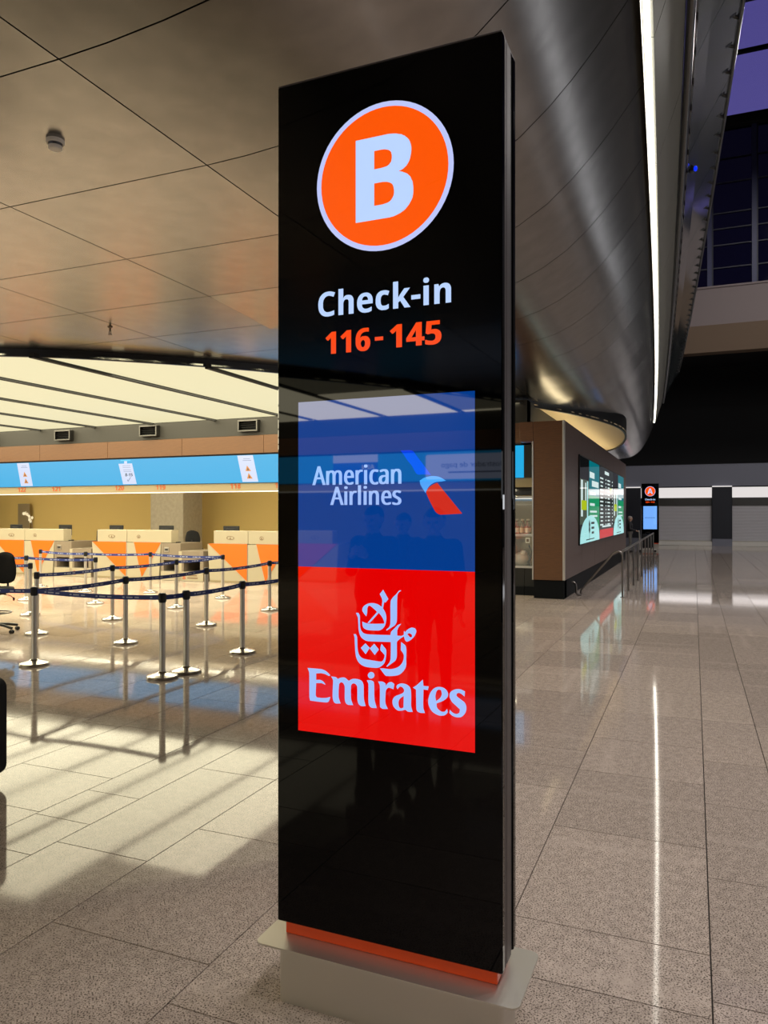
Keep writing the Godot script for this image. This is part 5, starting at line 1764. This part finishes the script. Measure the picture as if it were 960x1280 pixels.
func fridge() -> void:
	# glass-fronted cabinet in the kiosk's front recess
	var o := P(-3.72, 0.6, 17.05)
	var t := thing("display_cabinet", "glass-fronted drinks cabinet with red bottles in the kiosk recess", "cabinet", o)
	obj("body", housing_open(0.86, 1.66, 0.6), mats.matt_black, t)
	obj("inner_back", one_box(Vector3(0, 0.83, -0.55), Vector3(0.8, 1.6, 0.01)), mats.beige_panel, t)
	obj("top_grille", one_box(Vector3(0, 1.72, -0.02), Vector3(0.9, 0.1, 0.05), 0.004), mats.black_plastic, t)
	var door := obj("door_frame", frame_box(0.82, 1.64, 0.045, 0.055), mats.aluminium, t, Vector3(0, 0.83, 0.025))
	obj("door_glass", one_box(Vector3.ZERO, Vector3(0.71, 1.53, 0.006)), mats.clear_glass, door)
	obj("shelf", one_box(Vector3(0, 0.74, -0.28), Vector3(0.79, 0.025, 0.5), 0.004), mats.white_paint, t)
	obj("shelf_front", one_box(Vector3(0, 0.76, -0.025), Vector3(0.79, 0.06, 0.012), 0.003), mats.aluminium, t)
	obj("inner_lamp", one_box(Vector3(0, 1.6, -0.1), Vector3(0.7, 0.03, 0.05), 0.006), mats.fridge_lamp, t)
	area_light(t, Vector3(0, 1.57, -0.12), Vector3(0, -1, -0.5), Vector2(0.68, 0.05), Color(1, 0.96, 0.88), 5.0)
	var body := MB.new()
	body.lathe(Vector3.ZERO, [Vector2(0, 0.0), Vector2(0.048, 0.0), Vector2(0.05, 0.02), Vector2(0.05, 0.2), Vector2(0.042, 0.24), Vector2(0.02, 0.3), Vector2(0.018, 0.36), Vector2(0, 0.36)], 14)
	var lab := MB.new()
	lab.lathe(Vector3.ZERO, [Vector2(0.0512, 0.06), Vector2(0.0512, 0.17)], 14)
	var cp := MB.new()
	cp.lathe(Vector3.ZERO, [Vector2(0.021, 0.335), Vector2(0.021, 0.372), Vector2(0, 0.372)], 10)
	var bm := body.mesh()
	var lm := lab.mesh()
	var cm := cp.mesh()
	for i in 6:
		var row := i / 3
		var b := thing("bottle", "%s bottle on the cabinet shelf, %s in the %s row" % ["red" if i % 2 == 0 else "brown", ["left", "middle", "right"][i % 3], "front" if row == 0 else "back"], "bottle", o + Vector3(-0.06 + 0.125 * (i % 3), 0.7535, -0.14 - 0.16 * row), 0.0, "bottles in the drinks cabinet")
		obj("glass", bm, mats.bottle_red if i % 2 == 0 else mats.bottle_brown, b)
		obj("paper_band", lm, mats.paper_tag if i % 2 == 0 else mats.bottle_cap, b)
		obj("cap", cm, mats.bottle_cap, b)
	var tag_ := thing("price_tag", "small white tag hanging under the cabinet's middle shelf", "tag", o + Vector3(0.22, 0.64, -0.02))
	obj("card", one_box(Vector3.ZERO, Vector3(0.1, 0.12, 0.004), 0.001), mats.paper_tag, tag_)
	obj("print", one_box(Vector3(0, 0, 0.0025), Vector3(0.06, 0.07, 0.001)), mats.emblem_brown, tag_)
	var bag := thing("plastic_bag", "crumpled pale bag with a dark hose at the cabinet's bottom", "bag", o + Vector3(0.02, 0.02, -0.28))
	var bg := MB.new()
	bg.ball(Vector3(0, 0.17, 0), Vector3(0.2, 0.17, 0.14), 10, 14)
	bg.ball(Vector3(0.06, 0.3, 0.02), Vector3(0.09, 0.1, 0.08), 8, 10)
	obj("film", bg, mats.plastic_bag, bag)
	var hs := MB.new()
	hs.tube([Vector3(0.2, 0.5, 0.1), Vector3(0.26, 0.36, 0.12), Vector3(0.25, 0.22, 0.14), Vector3(0.2, 0.12, 0.16), Vector3(0.22, 0.03, 0.16)], 0.018, 8)
	obj("hose", hs, mats.black_plastic, bag)

# a cabinet open to the front
func housing_open(w: float, h: float, d: float) -> MB:
	var b := MB.new()
	b.box(Vector3(0, 0.015, -d / 2), Vector3(w, 0.03, d))
	b.box(Vector3(0, h - 0.015, -d / 2), Vector3(w, 0.03, d))
	for s in [-1, 1]:
		b.box(Vector3(s * (w / 2 - 0.015), h / 2, -d / 2), Vector3(0.03, h - 0.06, d))
	b.box(Vector3(0, h / 2, -d + 0.015), Vector3(w - 0.06, h - 0.06, 0.03))
	return b

# ------------------------------------------------------------------ handrail beside the kiosk
func build_rail() -> void:
	var o := P(-1.46, 0, 17.35)
	var t := thing("handrail", "steel handrail with nine posts running beside the kiosk", "handrail", o)
	var line := []
	for i in 9:
		var v := 17.35 + 1.5 * i
		var u := -1.46 + 0.01 * i
		var b := MB.new()
		b.lathe(P(u, 0, v) - o, [Vector2(0, 0.001), Vector2(0.05, 0.001), Vector2(0.05, 0.008), Vector2(0.021, 0.012), Vector2(0.021, 1.0 + 0.015 * i), Vector2(0, 1.0 + 0.015 * i)], 12)
		obj("post", b, mats.steel_rail, t)
		line.append(P(u, 1.015 + 0.015 * i, v) - o)
	var r := MB.new()
	r.tube(line, 0.028, 10)
	obj("top_rail", r, mats.steel_rail, t)
	var sl := MB.new()
	var pts := [P(-2.36, 0.02, 17.42), P(-2.36, 0.1, 17.42), P(-2.33, 0.16, 17.42), P(-2.28, 0.22, 17.42), P(-1.66, 0.96, 17.37), P(-1.58, 1.01, 17.36), P(-1.5, 1.0, 17.35), P(-1.46, 0.93, 17.35)]
	for i in pts.size():
		pts[i] = pts[i] - o
	sl.tube(pts, 0.024, 10)
	obj("sloping_rail", sl, mats.steel_rail, t)
	var lp := MB.new()
	var q := [P(-2.55, 0.3, 17.3), P(-2.5, 0.3, 17.3), P(-2.46, 0.26, 17.3), P(-2.45, 0.2, 17.3), P(-2.45, 0.06, 17.3), P(-2.42, 0.03, 17.3), P(-2.36, 0.02, 17.35)]
	for i in q.size():
		q[i] = q[i] - o
	lp.tube(q, 0.024, 10)
	obj("wall_return", lp, mats.steel_rail, t)

# ------------------------------------------------------------------ suitcase, ceiling fittings
func build_small() -> void:
	var t := thing("suitcase", "black upright suitcase at the left edge of the frame", "suitcase", P(-4.56, 0, 3.60), deg_to_rad(20))
	var sh := MB.new()
	sh.xf = Transform3D(Basis.IDENTITY, Vector3(0, 0.06, 0))
	var prof := rounded(-0.25, 0.25, 0.0, 0.66, 0.07, 6)
	sh.prism(prof, -0.11, 0.11)
	obj("shell", sh, mats.cloth_black, t)
	var pk := MB.new()
	pk.prism(rounded(-0.2, 0.2, 0.12, 0.6, 0.05), 0.11, 0.135)
	obj("front_pocket", pk, mats.cloth_black, t)
	for s in [-1, 1]:
		for z in [-0.08, 0.08]:
			var w := MB.new()
			w.xf = Transform3D(Basis(Vector3(0, 0, 1), PI / 2), Vector3(s * 0.19, 0.03, z))
			w.lathe(Vector3.ZERO, [Vector2(0, -0.012), Vector2(0.028, -0.012), Vector2(0.03, 0), Vector2(0.028, 0.012), Vector2(0, 0.012)], 12)
			w.xf = Transform3D.IDENTITY
			w.box(Vector3(s * 0.19, 0.055, z), Vector3(0.035, 0.03, 0.03), 0.006)
			obj("wheel", w, mats.black_plastic, t)
	var h := MB.new()
	h.tube([Vector3(-0.1, 0.7, -0.06), Vector3(-0.1, 0.78, -0.06), Vector3(-0.08, 0.8, -0.06), Vector3(0.08, 0.8, -0.06), Vector3(0.1, 0.78, -0.06), Vector3(0.1, 0.7, -0.06)], 0.011, 8)
	obj("handle", h, mats.black_plastic, t)
	var s := thing("smoke_detector", "round white smoke detector on the metal ceiling", "detector", P(-4.2, 4.5, 4.05))
	var b := MB.new()
	b.lathe(Vector3.ZERO, [Vector2(0.0, 0.0), Vector2(0.062, 0.0), Vector2(0.062, -0.022), Vector2(0.056, -0.026), Vector2(0, -0.026)], 28)
	obj("base", b, mats.white_paint, s)
	var n := MB.new()
	n.lathe(Vector3.ZERO, [Vector2(0.05, -0.026), Vector2(0.047, -0.042), Vector2(0, -0.042)], 28)
	obj("slot_ring", n, mats.steel_dark, s)
	var c := MB.new()
	c.lathe(Vector3.ZERO, [Vector2(0.049, -0.044), Vector2(0.047, -0.062), Vector2(0.036, -0.068), Vector2(0, -0.07)], 28)
	c.lathe(Vector3.ZERO, [Vector2(0, -0.043), Vector2(0.049, -0.044)], 28)
	obj("dome", c, mats.white_paint, s)
	var k := thing("sprinkler", "small brass sprinkler head hanging from the metal ceiling", "sprinkler", P(-7.66, 4.5, 8.38))
	var e := MB.new()
	e.lathe(Vector3.ZERO, [Vector2(0, 0), Vector2(0.035, 0), Vector2(0.035, -0.012), Vector2(0.014, -0.016), Vector2(0.014, -0.07), Vector2(0, -0.07)], 14)
	obj("stem", e, mats.emblem_brown, k)
	var f := MB.new()
	for sgn in [-1.0, 1.0]:
		f.tube([Vector3(0.013 * sgn, -0.065, 0), Vector3(0.022 * sgn, -0.085, 0), Vector3(0.004 * sgn, -0.11, 0)], 0.005, 6)
	f.lathe(Vector3(0, -0.112, 0), [Vector2(0, -0.003), Vector2(0.028, -0.003), Vector2(0.028, 0.003), Vector2(0, 0.003)], 14)
	obj("deflector", f, mats.emblem_brown, k)

# ------------------------------------------------------------------ the matching desks behind the camera, seen in the sign's glass
func build_behind() -> void:
	var V := -12.95
	var root := structure("trim_2")
	obj("grey_band", span(-26.8, -3.5, 3.92, 4.44, V - 0.4, V - 0.02), mats.fascia_grey, root)
	obj("header_core", span(-26.8, -3.62, 2.46, 3.92, V - 0.5, V - 0.06), mats.matt_black, root)
	obj("wood_panel", span(-26.8, -3.6, 3.44, 3.91, V - 0.06, V + 0.03, 0.004), mats.wood_light, root)
	obj("beige_panel", span(-26.8, -3.6, 2.45, 2.66, V - 0.06, V + 0.02, 0.004), mats.beige_panel, root)
	obj("wall", span(-26.8, -3.0, 0.0, 4.42, V - 5.6, V - 5.3), mats.beige_panel, structure("wall_behind"))
	var s := thing("display_band", "blue display band behind the camera, mirrored in the sign's glass", "screen", P(-15, 3.03, V + 0.05), PI)
	# local x now runs towards -u
	obj("screen", one_box(Vector3(0, 0, 0), Vector3(23.0, 0.73, 0.03), 0.004), mats.bright_blue, s)
	for i in 3:
		area_light(s, Vector3(-7.5 + 7.5 * i, 0, 0.06), Vector3(0, 0, 1), Vector2(7.4, 0.7), Color(0.0, 0.42, 0.8), 0.3)
	var mid := -(-5.5 + 15.0)
	var n := MB.new()
	n.prism(rounded(mid - 1.12, mid + 1.12, -0.32, 0.3, 0.06), 0.015, 0.02)
	var nb := obj("notice", n, mats.bright_white, s)
	obj("notice_text", lettering("Mostrador de pago", false, mid - 0.95, mid + 0.7, -0.06, 0.1, 0.02, 0.024), mats.banner_dark, nb)
	obj("print_line", one_box(Vector3(mid - 0.2, -0.15, 0.021), Vector3(1.45, 0.035, 0.003)), mats.banner_grey, nb)
	var m2 := -(-8.6 + 15.0)
	obj("deep_field", one_box(Vector3(m2, -0.08, 0.018), Vector3(1.3, 0.55, 0.006)), mats.bright_deep, s)
	obj("white_field", one_box(Vector3(m2, 0.26, 0.019), Vector3(1.3, 0.2, 0.006)), mats.bright_white, s)
	obj("field_text", lettering("AIN", true, m2 - 0.56, m2 - 0.2, -0.02, 0.1, 0.021, 0.024), mats.bright_white, s)
	var l := thing("header_light", "light line under the header behind the camera, mirrored in the glass", "light strip", P(-15, 2.44, V))
	obj("diffuser", one_box(Vector3.ZERO, Vector3(22.0, 0.035, 0.05), 0.005), mats.header_led, l)
	for i in 3:
		area_light(l, Vector3(-7.3 + 7.3 * i, -0.025, 0), Vector3.DOWN, Vector2(7.2, 0.04), Color(1.0, 0.95, 0.8), 3.0)
	copy(get_node("check_in_desk"), "cream desk behind the camera, mirrored at the sign's left edge", P(-10.4, 0, V), PI, "check_in_desk")
	var c := thing("cove_light", "hidden light line behind the header at the camera's back", "light strip", P(-13, 2.62, V - 1.6))
	obj("diffuser", one_box(Vector3.ZERO, Vector3(19.0, 0.05, 0.12), 0.01), mats.led_cove, c)
	obj("tray", one_box(Vector3(0, 0.06, -0.5), Vector3(19.0, 0.05, 1.3), 0.01), mats.white_paint, c)
	for i in 3:
		area_light(c, Vector3(-6.3 + 6.3 * i, -0.04, 0.05), Vector3(0, -0.75, 1), Vector2(6.2, 0.3), Color(1.0, 0.95, 0.86), COVE * 0.8, Vector3(0, 1, 0.75))

# ------------------------------------------------------------------ people: one skin over tapered bones
const SKIN := Color(0.52, 0.31, 0.22)

func bone(l: Array, a: Vector3, b: Vector3, ra: float, rb: float, c: Color) -> void:
	l.append([a, b, ra, rb, c])

func bone_dist(e: Array, p: Vector3) -> float:
	var ab: Vector3 = e[1] - e[0]
	var t := clampf((p - e[0]).dot(ab) / maxf(ab.length_squared(), 1e-9), 0.0, 1.0)
	return p.distance_to(e[0] + ab * t) - lerpf(e[2], e[3], t)

# surface nets over the bones' field, added to the arrays in out
func net(out: Dictionary, bones: Array, cell: float, k: float) -> void:
	var lo := Vector3(1e9, 1e9, 1e9)
	var hi := -lo
	for e in bones:
		var r: float = maxf(e[2], e[3])
		for p in [e[0], e[1]]:
			lo = lo.min(p - Vector3(r, r, r))
			hi = hi.max(p + Vector3(r, r, r))
	lo -= Vector3.ONE * (k + cell * 2)
	hi += Vector3.ONE * (k + cell * 2)
	var n := Vector3i(((hi - lo) / cell).ceil()) + Vector3i.ONE
	var f := PackedFloat32Array()
	f.resize(n.x * n.y * n.z)
	f.fill(9.0)
	var sx := 1
	var sy := n.x
	var sz := n.x * n.y
	for e in bones:
		var a: Vector3 = e[0]
		var ab: Vector3 = e[1] - e[0]
		var ll := maxf(ab.length_squared(), 1e-9)
		var ra: float = e[2]
		var rb: float = e[3]
		var reach := maxf(ra, rb) + k + cell * 2
		var b0 := Vector3i(((a.min(e[1]) - Vector3.ONE * reach - lo) / cell).floor()).clamp(Vector3i.ZERO, n - Vector3i.ONE)
		var b1 := Vector3i(((a.max(e[1]) + Vector3.ONE * reach - lo) / cell).ceil()).clamp(Vector3i.ZERO, n - Vector3i.ONE)
		for z in range(b0.z, b1.z + 1):
			for y in range(b0.y, b1.y + 1):
				var at := b0.x + y * sy + z * sz
				for x in range(b0.x, b1.x + 1):
					var p := lo + Vector3(x, y, z) * cell
					var t := clampf((p - a).dot(ab) / ll, 0.0, 1.0)
					var d := p.distance_to(a + ab * t) - ra - (rb - ra) * t
					var c := f[at]
					var h := k - absf(c - d)
					f[at] = minf(c, d) - (h * h / k * 0.25 if h > 0.0 else 0.0)
					at += 1
	var vs: PackedVector3Array = out.v
	var ns: PackedVector3Array = out.n
	var cs: PackedColorArray = out.c
	var ix: PackedInt32Array = out.i
	var id := {}
	var off := [0, sx, sy, sx + sy, sz, sx + sz, sy + sz, sx + sy + sz]
	for z in n.z - 1:
		for y in n.y - 1:
			var at := y * sy + z * sz - 1
			for x in n.x - 1:
				at += 1
				var c0 := f[at]
				if c0 > cell * 2.0:
					continue
				var neg := 0
				for o in off:
					if f[at + o] < 0.0:
						neg += 1
				if neg == 0 or neg == 8:
					continue
				var s := Vector3.ZERO
				var m := 0
				for q in [[0, 1], [2, 3], [4, 5], [6, 7], [0, 2], [1, 3], [4, 6], [5, 7], [0, 4], [1, 5], [2, 6], [3, 7]]:
					var va := f[at + off[q[0]]]
					var vb := f[at + off[q[1]]]
					if (va < 0.0) != (vb < 0.0):
						var t := va / (va - vb)
						var pa := Vector3(q[0] & 1, (q[0] >> 1) & 1, q[0] >> 2)
						var pb := Vector3(q[1] & 1, (q[1] >> 1) & 1, q[1] >> 2)
						s += pa.lerp(pb, t)
						m += 1
				var g := Vector3.ZERO
				for q in 8:
					var v := f[at + off[q]]
					g += Vector3(v if q & 1 else -v, v if q & 2 else -v, v if q & 4 else -v)
				var p := lo + (Vector3(x, y, z) + s / m) * cell
				var best := 9.0
				var col := SKIN
				for e in bones:
					var d := bone_dist(e, p)
					if d < best:
						best = d
						col = e[4]
				id[at] = vs.size()
				vs.append(p)
				ns.append(g.normalized())
				cs.append(col)
	for at in id:
		for q in [[sx, sy, sz], [sy, sz, sx], [sz, sx, sy]]:
			var a := f[at]
			var b := f[at + q[0]]
			if (a < 0.0) == (b < 0.0):
				continue
			var i1 = id.get(at - q[1])
			var i2 = id.get(at - q[1] - q[2])
			var i3 = id.get(at - q[2])
			if i1 == null or i2 == null or i3 == null:
				continue
			var w := [id[at], i1, i2, i3]
			var nn := (vs[w[1]] - vs[w[0]]).cross(vs[w[2]] - vs[w[0]])
			if nn.dot(ns[w[0]] + ns[w[2]]) > 0.0:
				w.reverse()
			for t in [0, 1, 2, 0, 2, 3]:
				ix.append(w[t])
	out.v = vs
	out.n = ns
	out.c = cs
	out.i = ix

func net_mesh(out: Dictionary) -> ArrayMesh:
	var a := []
	a.resize(Mesh.ARRAY_MAX)
	a[Mesh.ARRAY_VERTEX] = out.v
	a[Mesh.ARRAY_NORMAL] = out.n
	a[Mesh.ARRAY_COLOR] = out.c
	a[Mesh.ARRAY_INDEX] = out.i
	var m := ArrayMesh.new()
	m.add_surface_from_arrays(Mesh.PRIMITIVE_TRIANGLES, a)
	return m

func hand(l: Array, wrist: Vector3, d: Vector3, n: Vector3, side: float, curl: float) -> void:
	# d points to the fingers, n out of the back of the hand, the thumb leaves towards s
	var s := d.cross(n).normalized() * side
	var root := wrist + d * 0.02
	for i in 4:
		var x := 0.032 - 0.021 * i
		var kn := wrist + d * (0.092 - 0.006 * absf(i - 1.0)) + s * x
		bone(l, root + s * x * 0.6, kn, 0.014, 0.0105, SKIN)
		var lens: Array = [[0.04, 0.025, 0.02], [0.045, 0.028, 0.021], [0.041, 0.026, 0.02], [0.032, 0.02, 0.018]][i]
		var dir := d
		var p := kn
		for j in 3:
			dir = dir.rotated(s * side, -curl * [0.5, 0.8, 0.6][j] * side).normalized()
			bone(l, p, p + dir * lens[j], 0.0095 - 0.0009 * j, 0.0086 - 0.0009 * j, SKIN)
			p += dir * lens[j]
	var tb := root + s * 0.02 - n * 0.006
	var td := (d * 0.62 + s * 0.7 - n * 0.25).normalized()
	bone(l, root + s * 0.012, tb + td * 0.035, 0.014, 0.012, SKIN)
	var t2 := (d * 0.85 + s * 0.35 - n * 0.35).normalized()
	bone(l, tb + td * 0.035, tb + td * 0.035 + t2 * 0.03, 0.0115, 0.0105, SKIN)
	bone(l, tb + td * 0.035 + t2 * 0.03, tb + td * 0.035 + t2 * 0.055, 0.0105, 0.0085, SKIN)

func person(label: String, at: Vector3, turn: float, tall: float, jacket: Color, trousers: Color, hair: Color, pose: int) -> Node3D:
	var t := thing("person", label, "person", at, turn)
	t.scale = Vector3.ONE * tall / 1.75
	var out := {"v": PackedVector3Array(), "n": PackedVector3Array(), "c": PackedColorArray(), "i": PackedInt32Array()}
	var shoe := Color(0.02, 0.018, 0.016)
	var l := []
	for s in [-1.0, 1.0]:
		bone(l, Vector3(0.085 * s, 0.93, 0), Vector3(0.1 * s, 0.5, 0.02), 0.092, 0.062, trousers)
		bone(l, Vector3(0.1 * s, 0.5, 0.02), Vector3(0.105 * s, 0.1, -0.015), 0.06, 0.046, trousers)
		bone(l, Vector3(0.105 * s, 0.045, -0.035), Vector3(0.125 * s, 0.036, 0.14), 0.045, 0.036, shoe)
	bone(l, Vector3(-0.07, 0.96, 0), Vector3(0.07, 0.96, 0), 0.125, 0.125, trousers)
	bone(l, Vector3(-0.06, 1.06, 0), Vector3(0.06, 1.06, 0), 0.125, 0.125, jacket)
	bone(l, Vector3(0, 1.05, 0), Vector3(0, 1.36, -0.01), 0.13, 0.13, jacket)
	bone(l, Vector3(-0.09, 1.31, 0), Vector3(0.09, 1.31, 0), 0.12, 0.12, jacket)
	bone(l, Vector3(-0.165, 1.425, -0.01), Vector3(0.165, 1.425, -0.01), 0.062, 0.062, jacket)
	bone(l, Vector3(0, 1.42, -0.01), Vector3(0, 1.48, 0.0), 0.075, 0.065, jacket)
	bone(l, Vector3(0, 1.48, 0.0), Vector3(0, 1.56, 0.01), 0.055, 0.052, SKIN)
	var hands := []
	for s in [-1.0, 1.0]:
		var sh := Vector3(0.195 * s, 1.42, -0.01)
		var el := Vector3(0.235 * s, 1.13, -0.03)
		var wr := Vector3(0.245 * s, 0.88, 0.05)
		var n := Vector3(s, 0, 0.1).normalized()
		if pose == 1:     # both forearms raised, holding something before the chest
			el = Vector3(0.25 * s, 1.15, 0.0)
			wr = Vector3(0.09 * s, 1.3, 0.24)
			n = Vector3(0.5 * s, 0.2, 0.85).normalized()
		if pose == 2:     # hands forward on a trolley handle
			el = Vector3(0.25 * s, 1.14, 0.02)
			wr = Vector3(0.2 * s, 1.06, 0.26)
			n = Vector3(0.2 * s, 0.95, -0.1).normalized()
		bone(l, sh, el, 0.06, 0.05, jacket)
		bone(l, el, wr, 0.05, 0.036, jacket)
		var d := (wr - el).normalized()
		bone(l, wr, wr + d * 0.03, 0.028, 0.025, SKIN)
		n = (n - d * n.dot(d)).normalized()
		hands.append([wr + d * 0.015, d, n, s])
	net(out, l, 0.016, 0.04)
	for h in hands:
		var hl := []
		hand(hl, h[0], h[1], h[2], h[3], 0.5 if pose == 0 else 0.9)
		net(out, hl, 0.005, 0.008)
	var hd := []
	bone(hd, Vector3(0, 1.5, 0.0), Vector3(0, 1.58, 0.01), 0.052, 0.05, SKIN)
	bone(hd, Vector3(0, 1.645, 0.0), Vector3(0, 1.665, 0.02), 0.093, 0.085, SKIN)
	bone(hd, Vector3(0, 1.6, 0.03), Vector3(0, 1.565, 0.06), 0.068, 0.036, SKIN)
	bone(hd, Vector3(0, 1.645, 0.1), Vector3(0, 1.612, 0.118), 0.009, 0.014, SKIN)
	bone(hd, Vector3(-0.035, 1.662, 0.092), Vector3(0.035, 1.662, 0.092), 0.012, 0.012, SKIN)
	bone(hd, Vector3(-0.02, 1.578, 0.094), Vector3(0.02, 1.578, 0.094), 0.009, 0.009, SKIN.darkened(0.25))
	for s in [-1.0, 1.0]:
		bone(hd, Vector3(0.034 * s, 1.64, 0.088), Vector3(0.03 * s, 1.64, 0.09), 0.011, 0.011, Color(0.12, 0.09, 0.08))
		bone(hd, Vector3(0.09 * s, 1.65, 0.0), Vector3(0.088 * s, 1.62, 0.008), 0.02, 0.013, SKIN)
	net(out, hd, 0.007, 0.018)
	obj("body", net_mesh(out), mats.person_paint, t)
	var ho := {"v": PackedVector3Array(), "n": PackedVector3Array(), "c": PackedColorArray(), "i": PackedInt32Array()}
	var hb := []
	bone(hb, Vector3(0, 1.685, -0.012), Vector3(0, 1.69, 0.03), 0.095, 0.075, hair)
	bone(hb, Vector3(0, 1.63, -0.035), Vector3(0, 1.6, -0.035), 0.078, 0.06, hair)
	for s in [-1.0, 1.0]:
		bone(hb, Vector3(0.06 * s, 1.68, -0.01), Vector3(0.066 * s, 1.645, -0.02), 0.04, 0.03, hair)
	net(ho, hb, 0.009, 0.02)
	obj("hair", net_mesh(ho), mats.person_paint, t)
	return t

func build_people() -> void:
	var dark := Color(0.018, 0.018, 0.022)
	person("grey-haired person in a black jacket behind the handrail, pushing a loaded trolley", P(-2.86, 0, 38.2), deg_to_rad(90), 1.72, Color(0.02, 0.02, 0.024), Color(0.16, 0.15, 0.14), Color(0.3, 0.27, 0.25), 2)
	person("tall person in dark clothes holding something up, left one mirrored in the sign", P(-3.15, 0, -2.1), PI + 0.1, 1.9, dark, Color(0.02, 0.02, 0.03), Color(0.02, 0.015, 0.012), 1)
	person("person in dark clothes, middle one mirrored in the sign", P(-3.5, 0, -3.75), PI, 1.83, dark, dark, Color(0.03, 0.02, 0.015), 0)
	person("broad person in a dark jacket, right one mirrored in the sign", P(-2.45, 0, -2.0), PI - 0.15, 1.88, Color(0.022, 0.02, 0.02), dark, Color(0.02, 0.016, 0.014), 0)
	# trolley before the far person
	var t := thing("luggage_trolley", "steel luggage trolley pushed by the grey-haired person behind the handrail", "trolley", P(-2.1, 0, 38.2), deg_to_rad(90))
	var b := MB.new()
	b.tube([Vector3(-0.24, 0.12, -0.3), Vector3(-0.24, 1.0, -0.34), Vector3(-0.2, 1.04, -0.35), Vector3(0.2, 1.04, -0.35), Vector3(0.24, 1.0, -0.34), Vector3(0.24, 0.12, -0.3)], 0.016, 8)
	obj("push_handle", b, mats.steel_brushed, t)
	var d := MB.new()
	for i in 5:
		d.box(Vector3(-0.24 + 0.12 * i, 0.14, 0.05), Vector3(0.03, 0.03, 0.75), 0.004)
	d.box(Vector3(0, 0.14, 0.42), Vector3(0.56, 0.03, 0.03), 0.004)
	d.box(Vector3(0, 0.14, -0.3), Vector3(0.56, 0.03, 0.03), 0.004)
	obj("deck", d, mats.steel_brushed, t)
	for e in [[-0.22, -0.28], [0.22, -0.28], [0.0, 0.38]]:
		var w := MB.new()
		w.xf = Transform3D(Basis(Vector3(0, 0, 1), PI / 2), Vector3(e[0], 0.06, e[1]))
		w.lathe(Vector3.ZERO, [Vector2(0, -0.018), Vector2(0.058, -0.018), Vector2(0.06, 0), Vector2(0.058, 0.018), Vector2(0, 0.018)], 14)
		w.xf = Transform3D.IDENTITY
		w.box(Vector3(e[0], 0.105, e[1]), Vector3(0.05, 0.04, 0.05), 0.006)
		obj("wheel", w, mats.black_plastic, t)
	var s := copy(get_node("suitcase"), "black suitcase standing on the far luggage trolley", P(-2.06, 0.157, 38.2), 0.0, "suitcase")
	s.rotation.y = deg_to_rad(0)

# ------------------------------------------------------------------
func _ready() -> void:
	rng.seed = 20240611
	set_view()
	make_materials()
	added_hall_lamps()
	build_hall()
	build_floor()
	build_ceiling()
	build_luminous(false)
	build_luminous(true)
	build_edge()
	build_header()
	build_kiosk()
	build_desks()
	build_behind()
	build_signs()
	build_queue()
	build_chairs()
	build_rail()
	build_small()
	build_people()
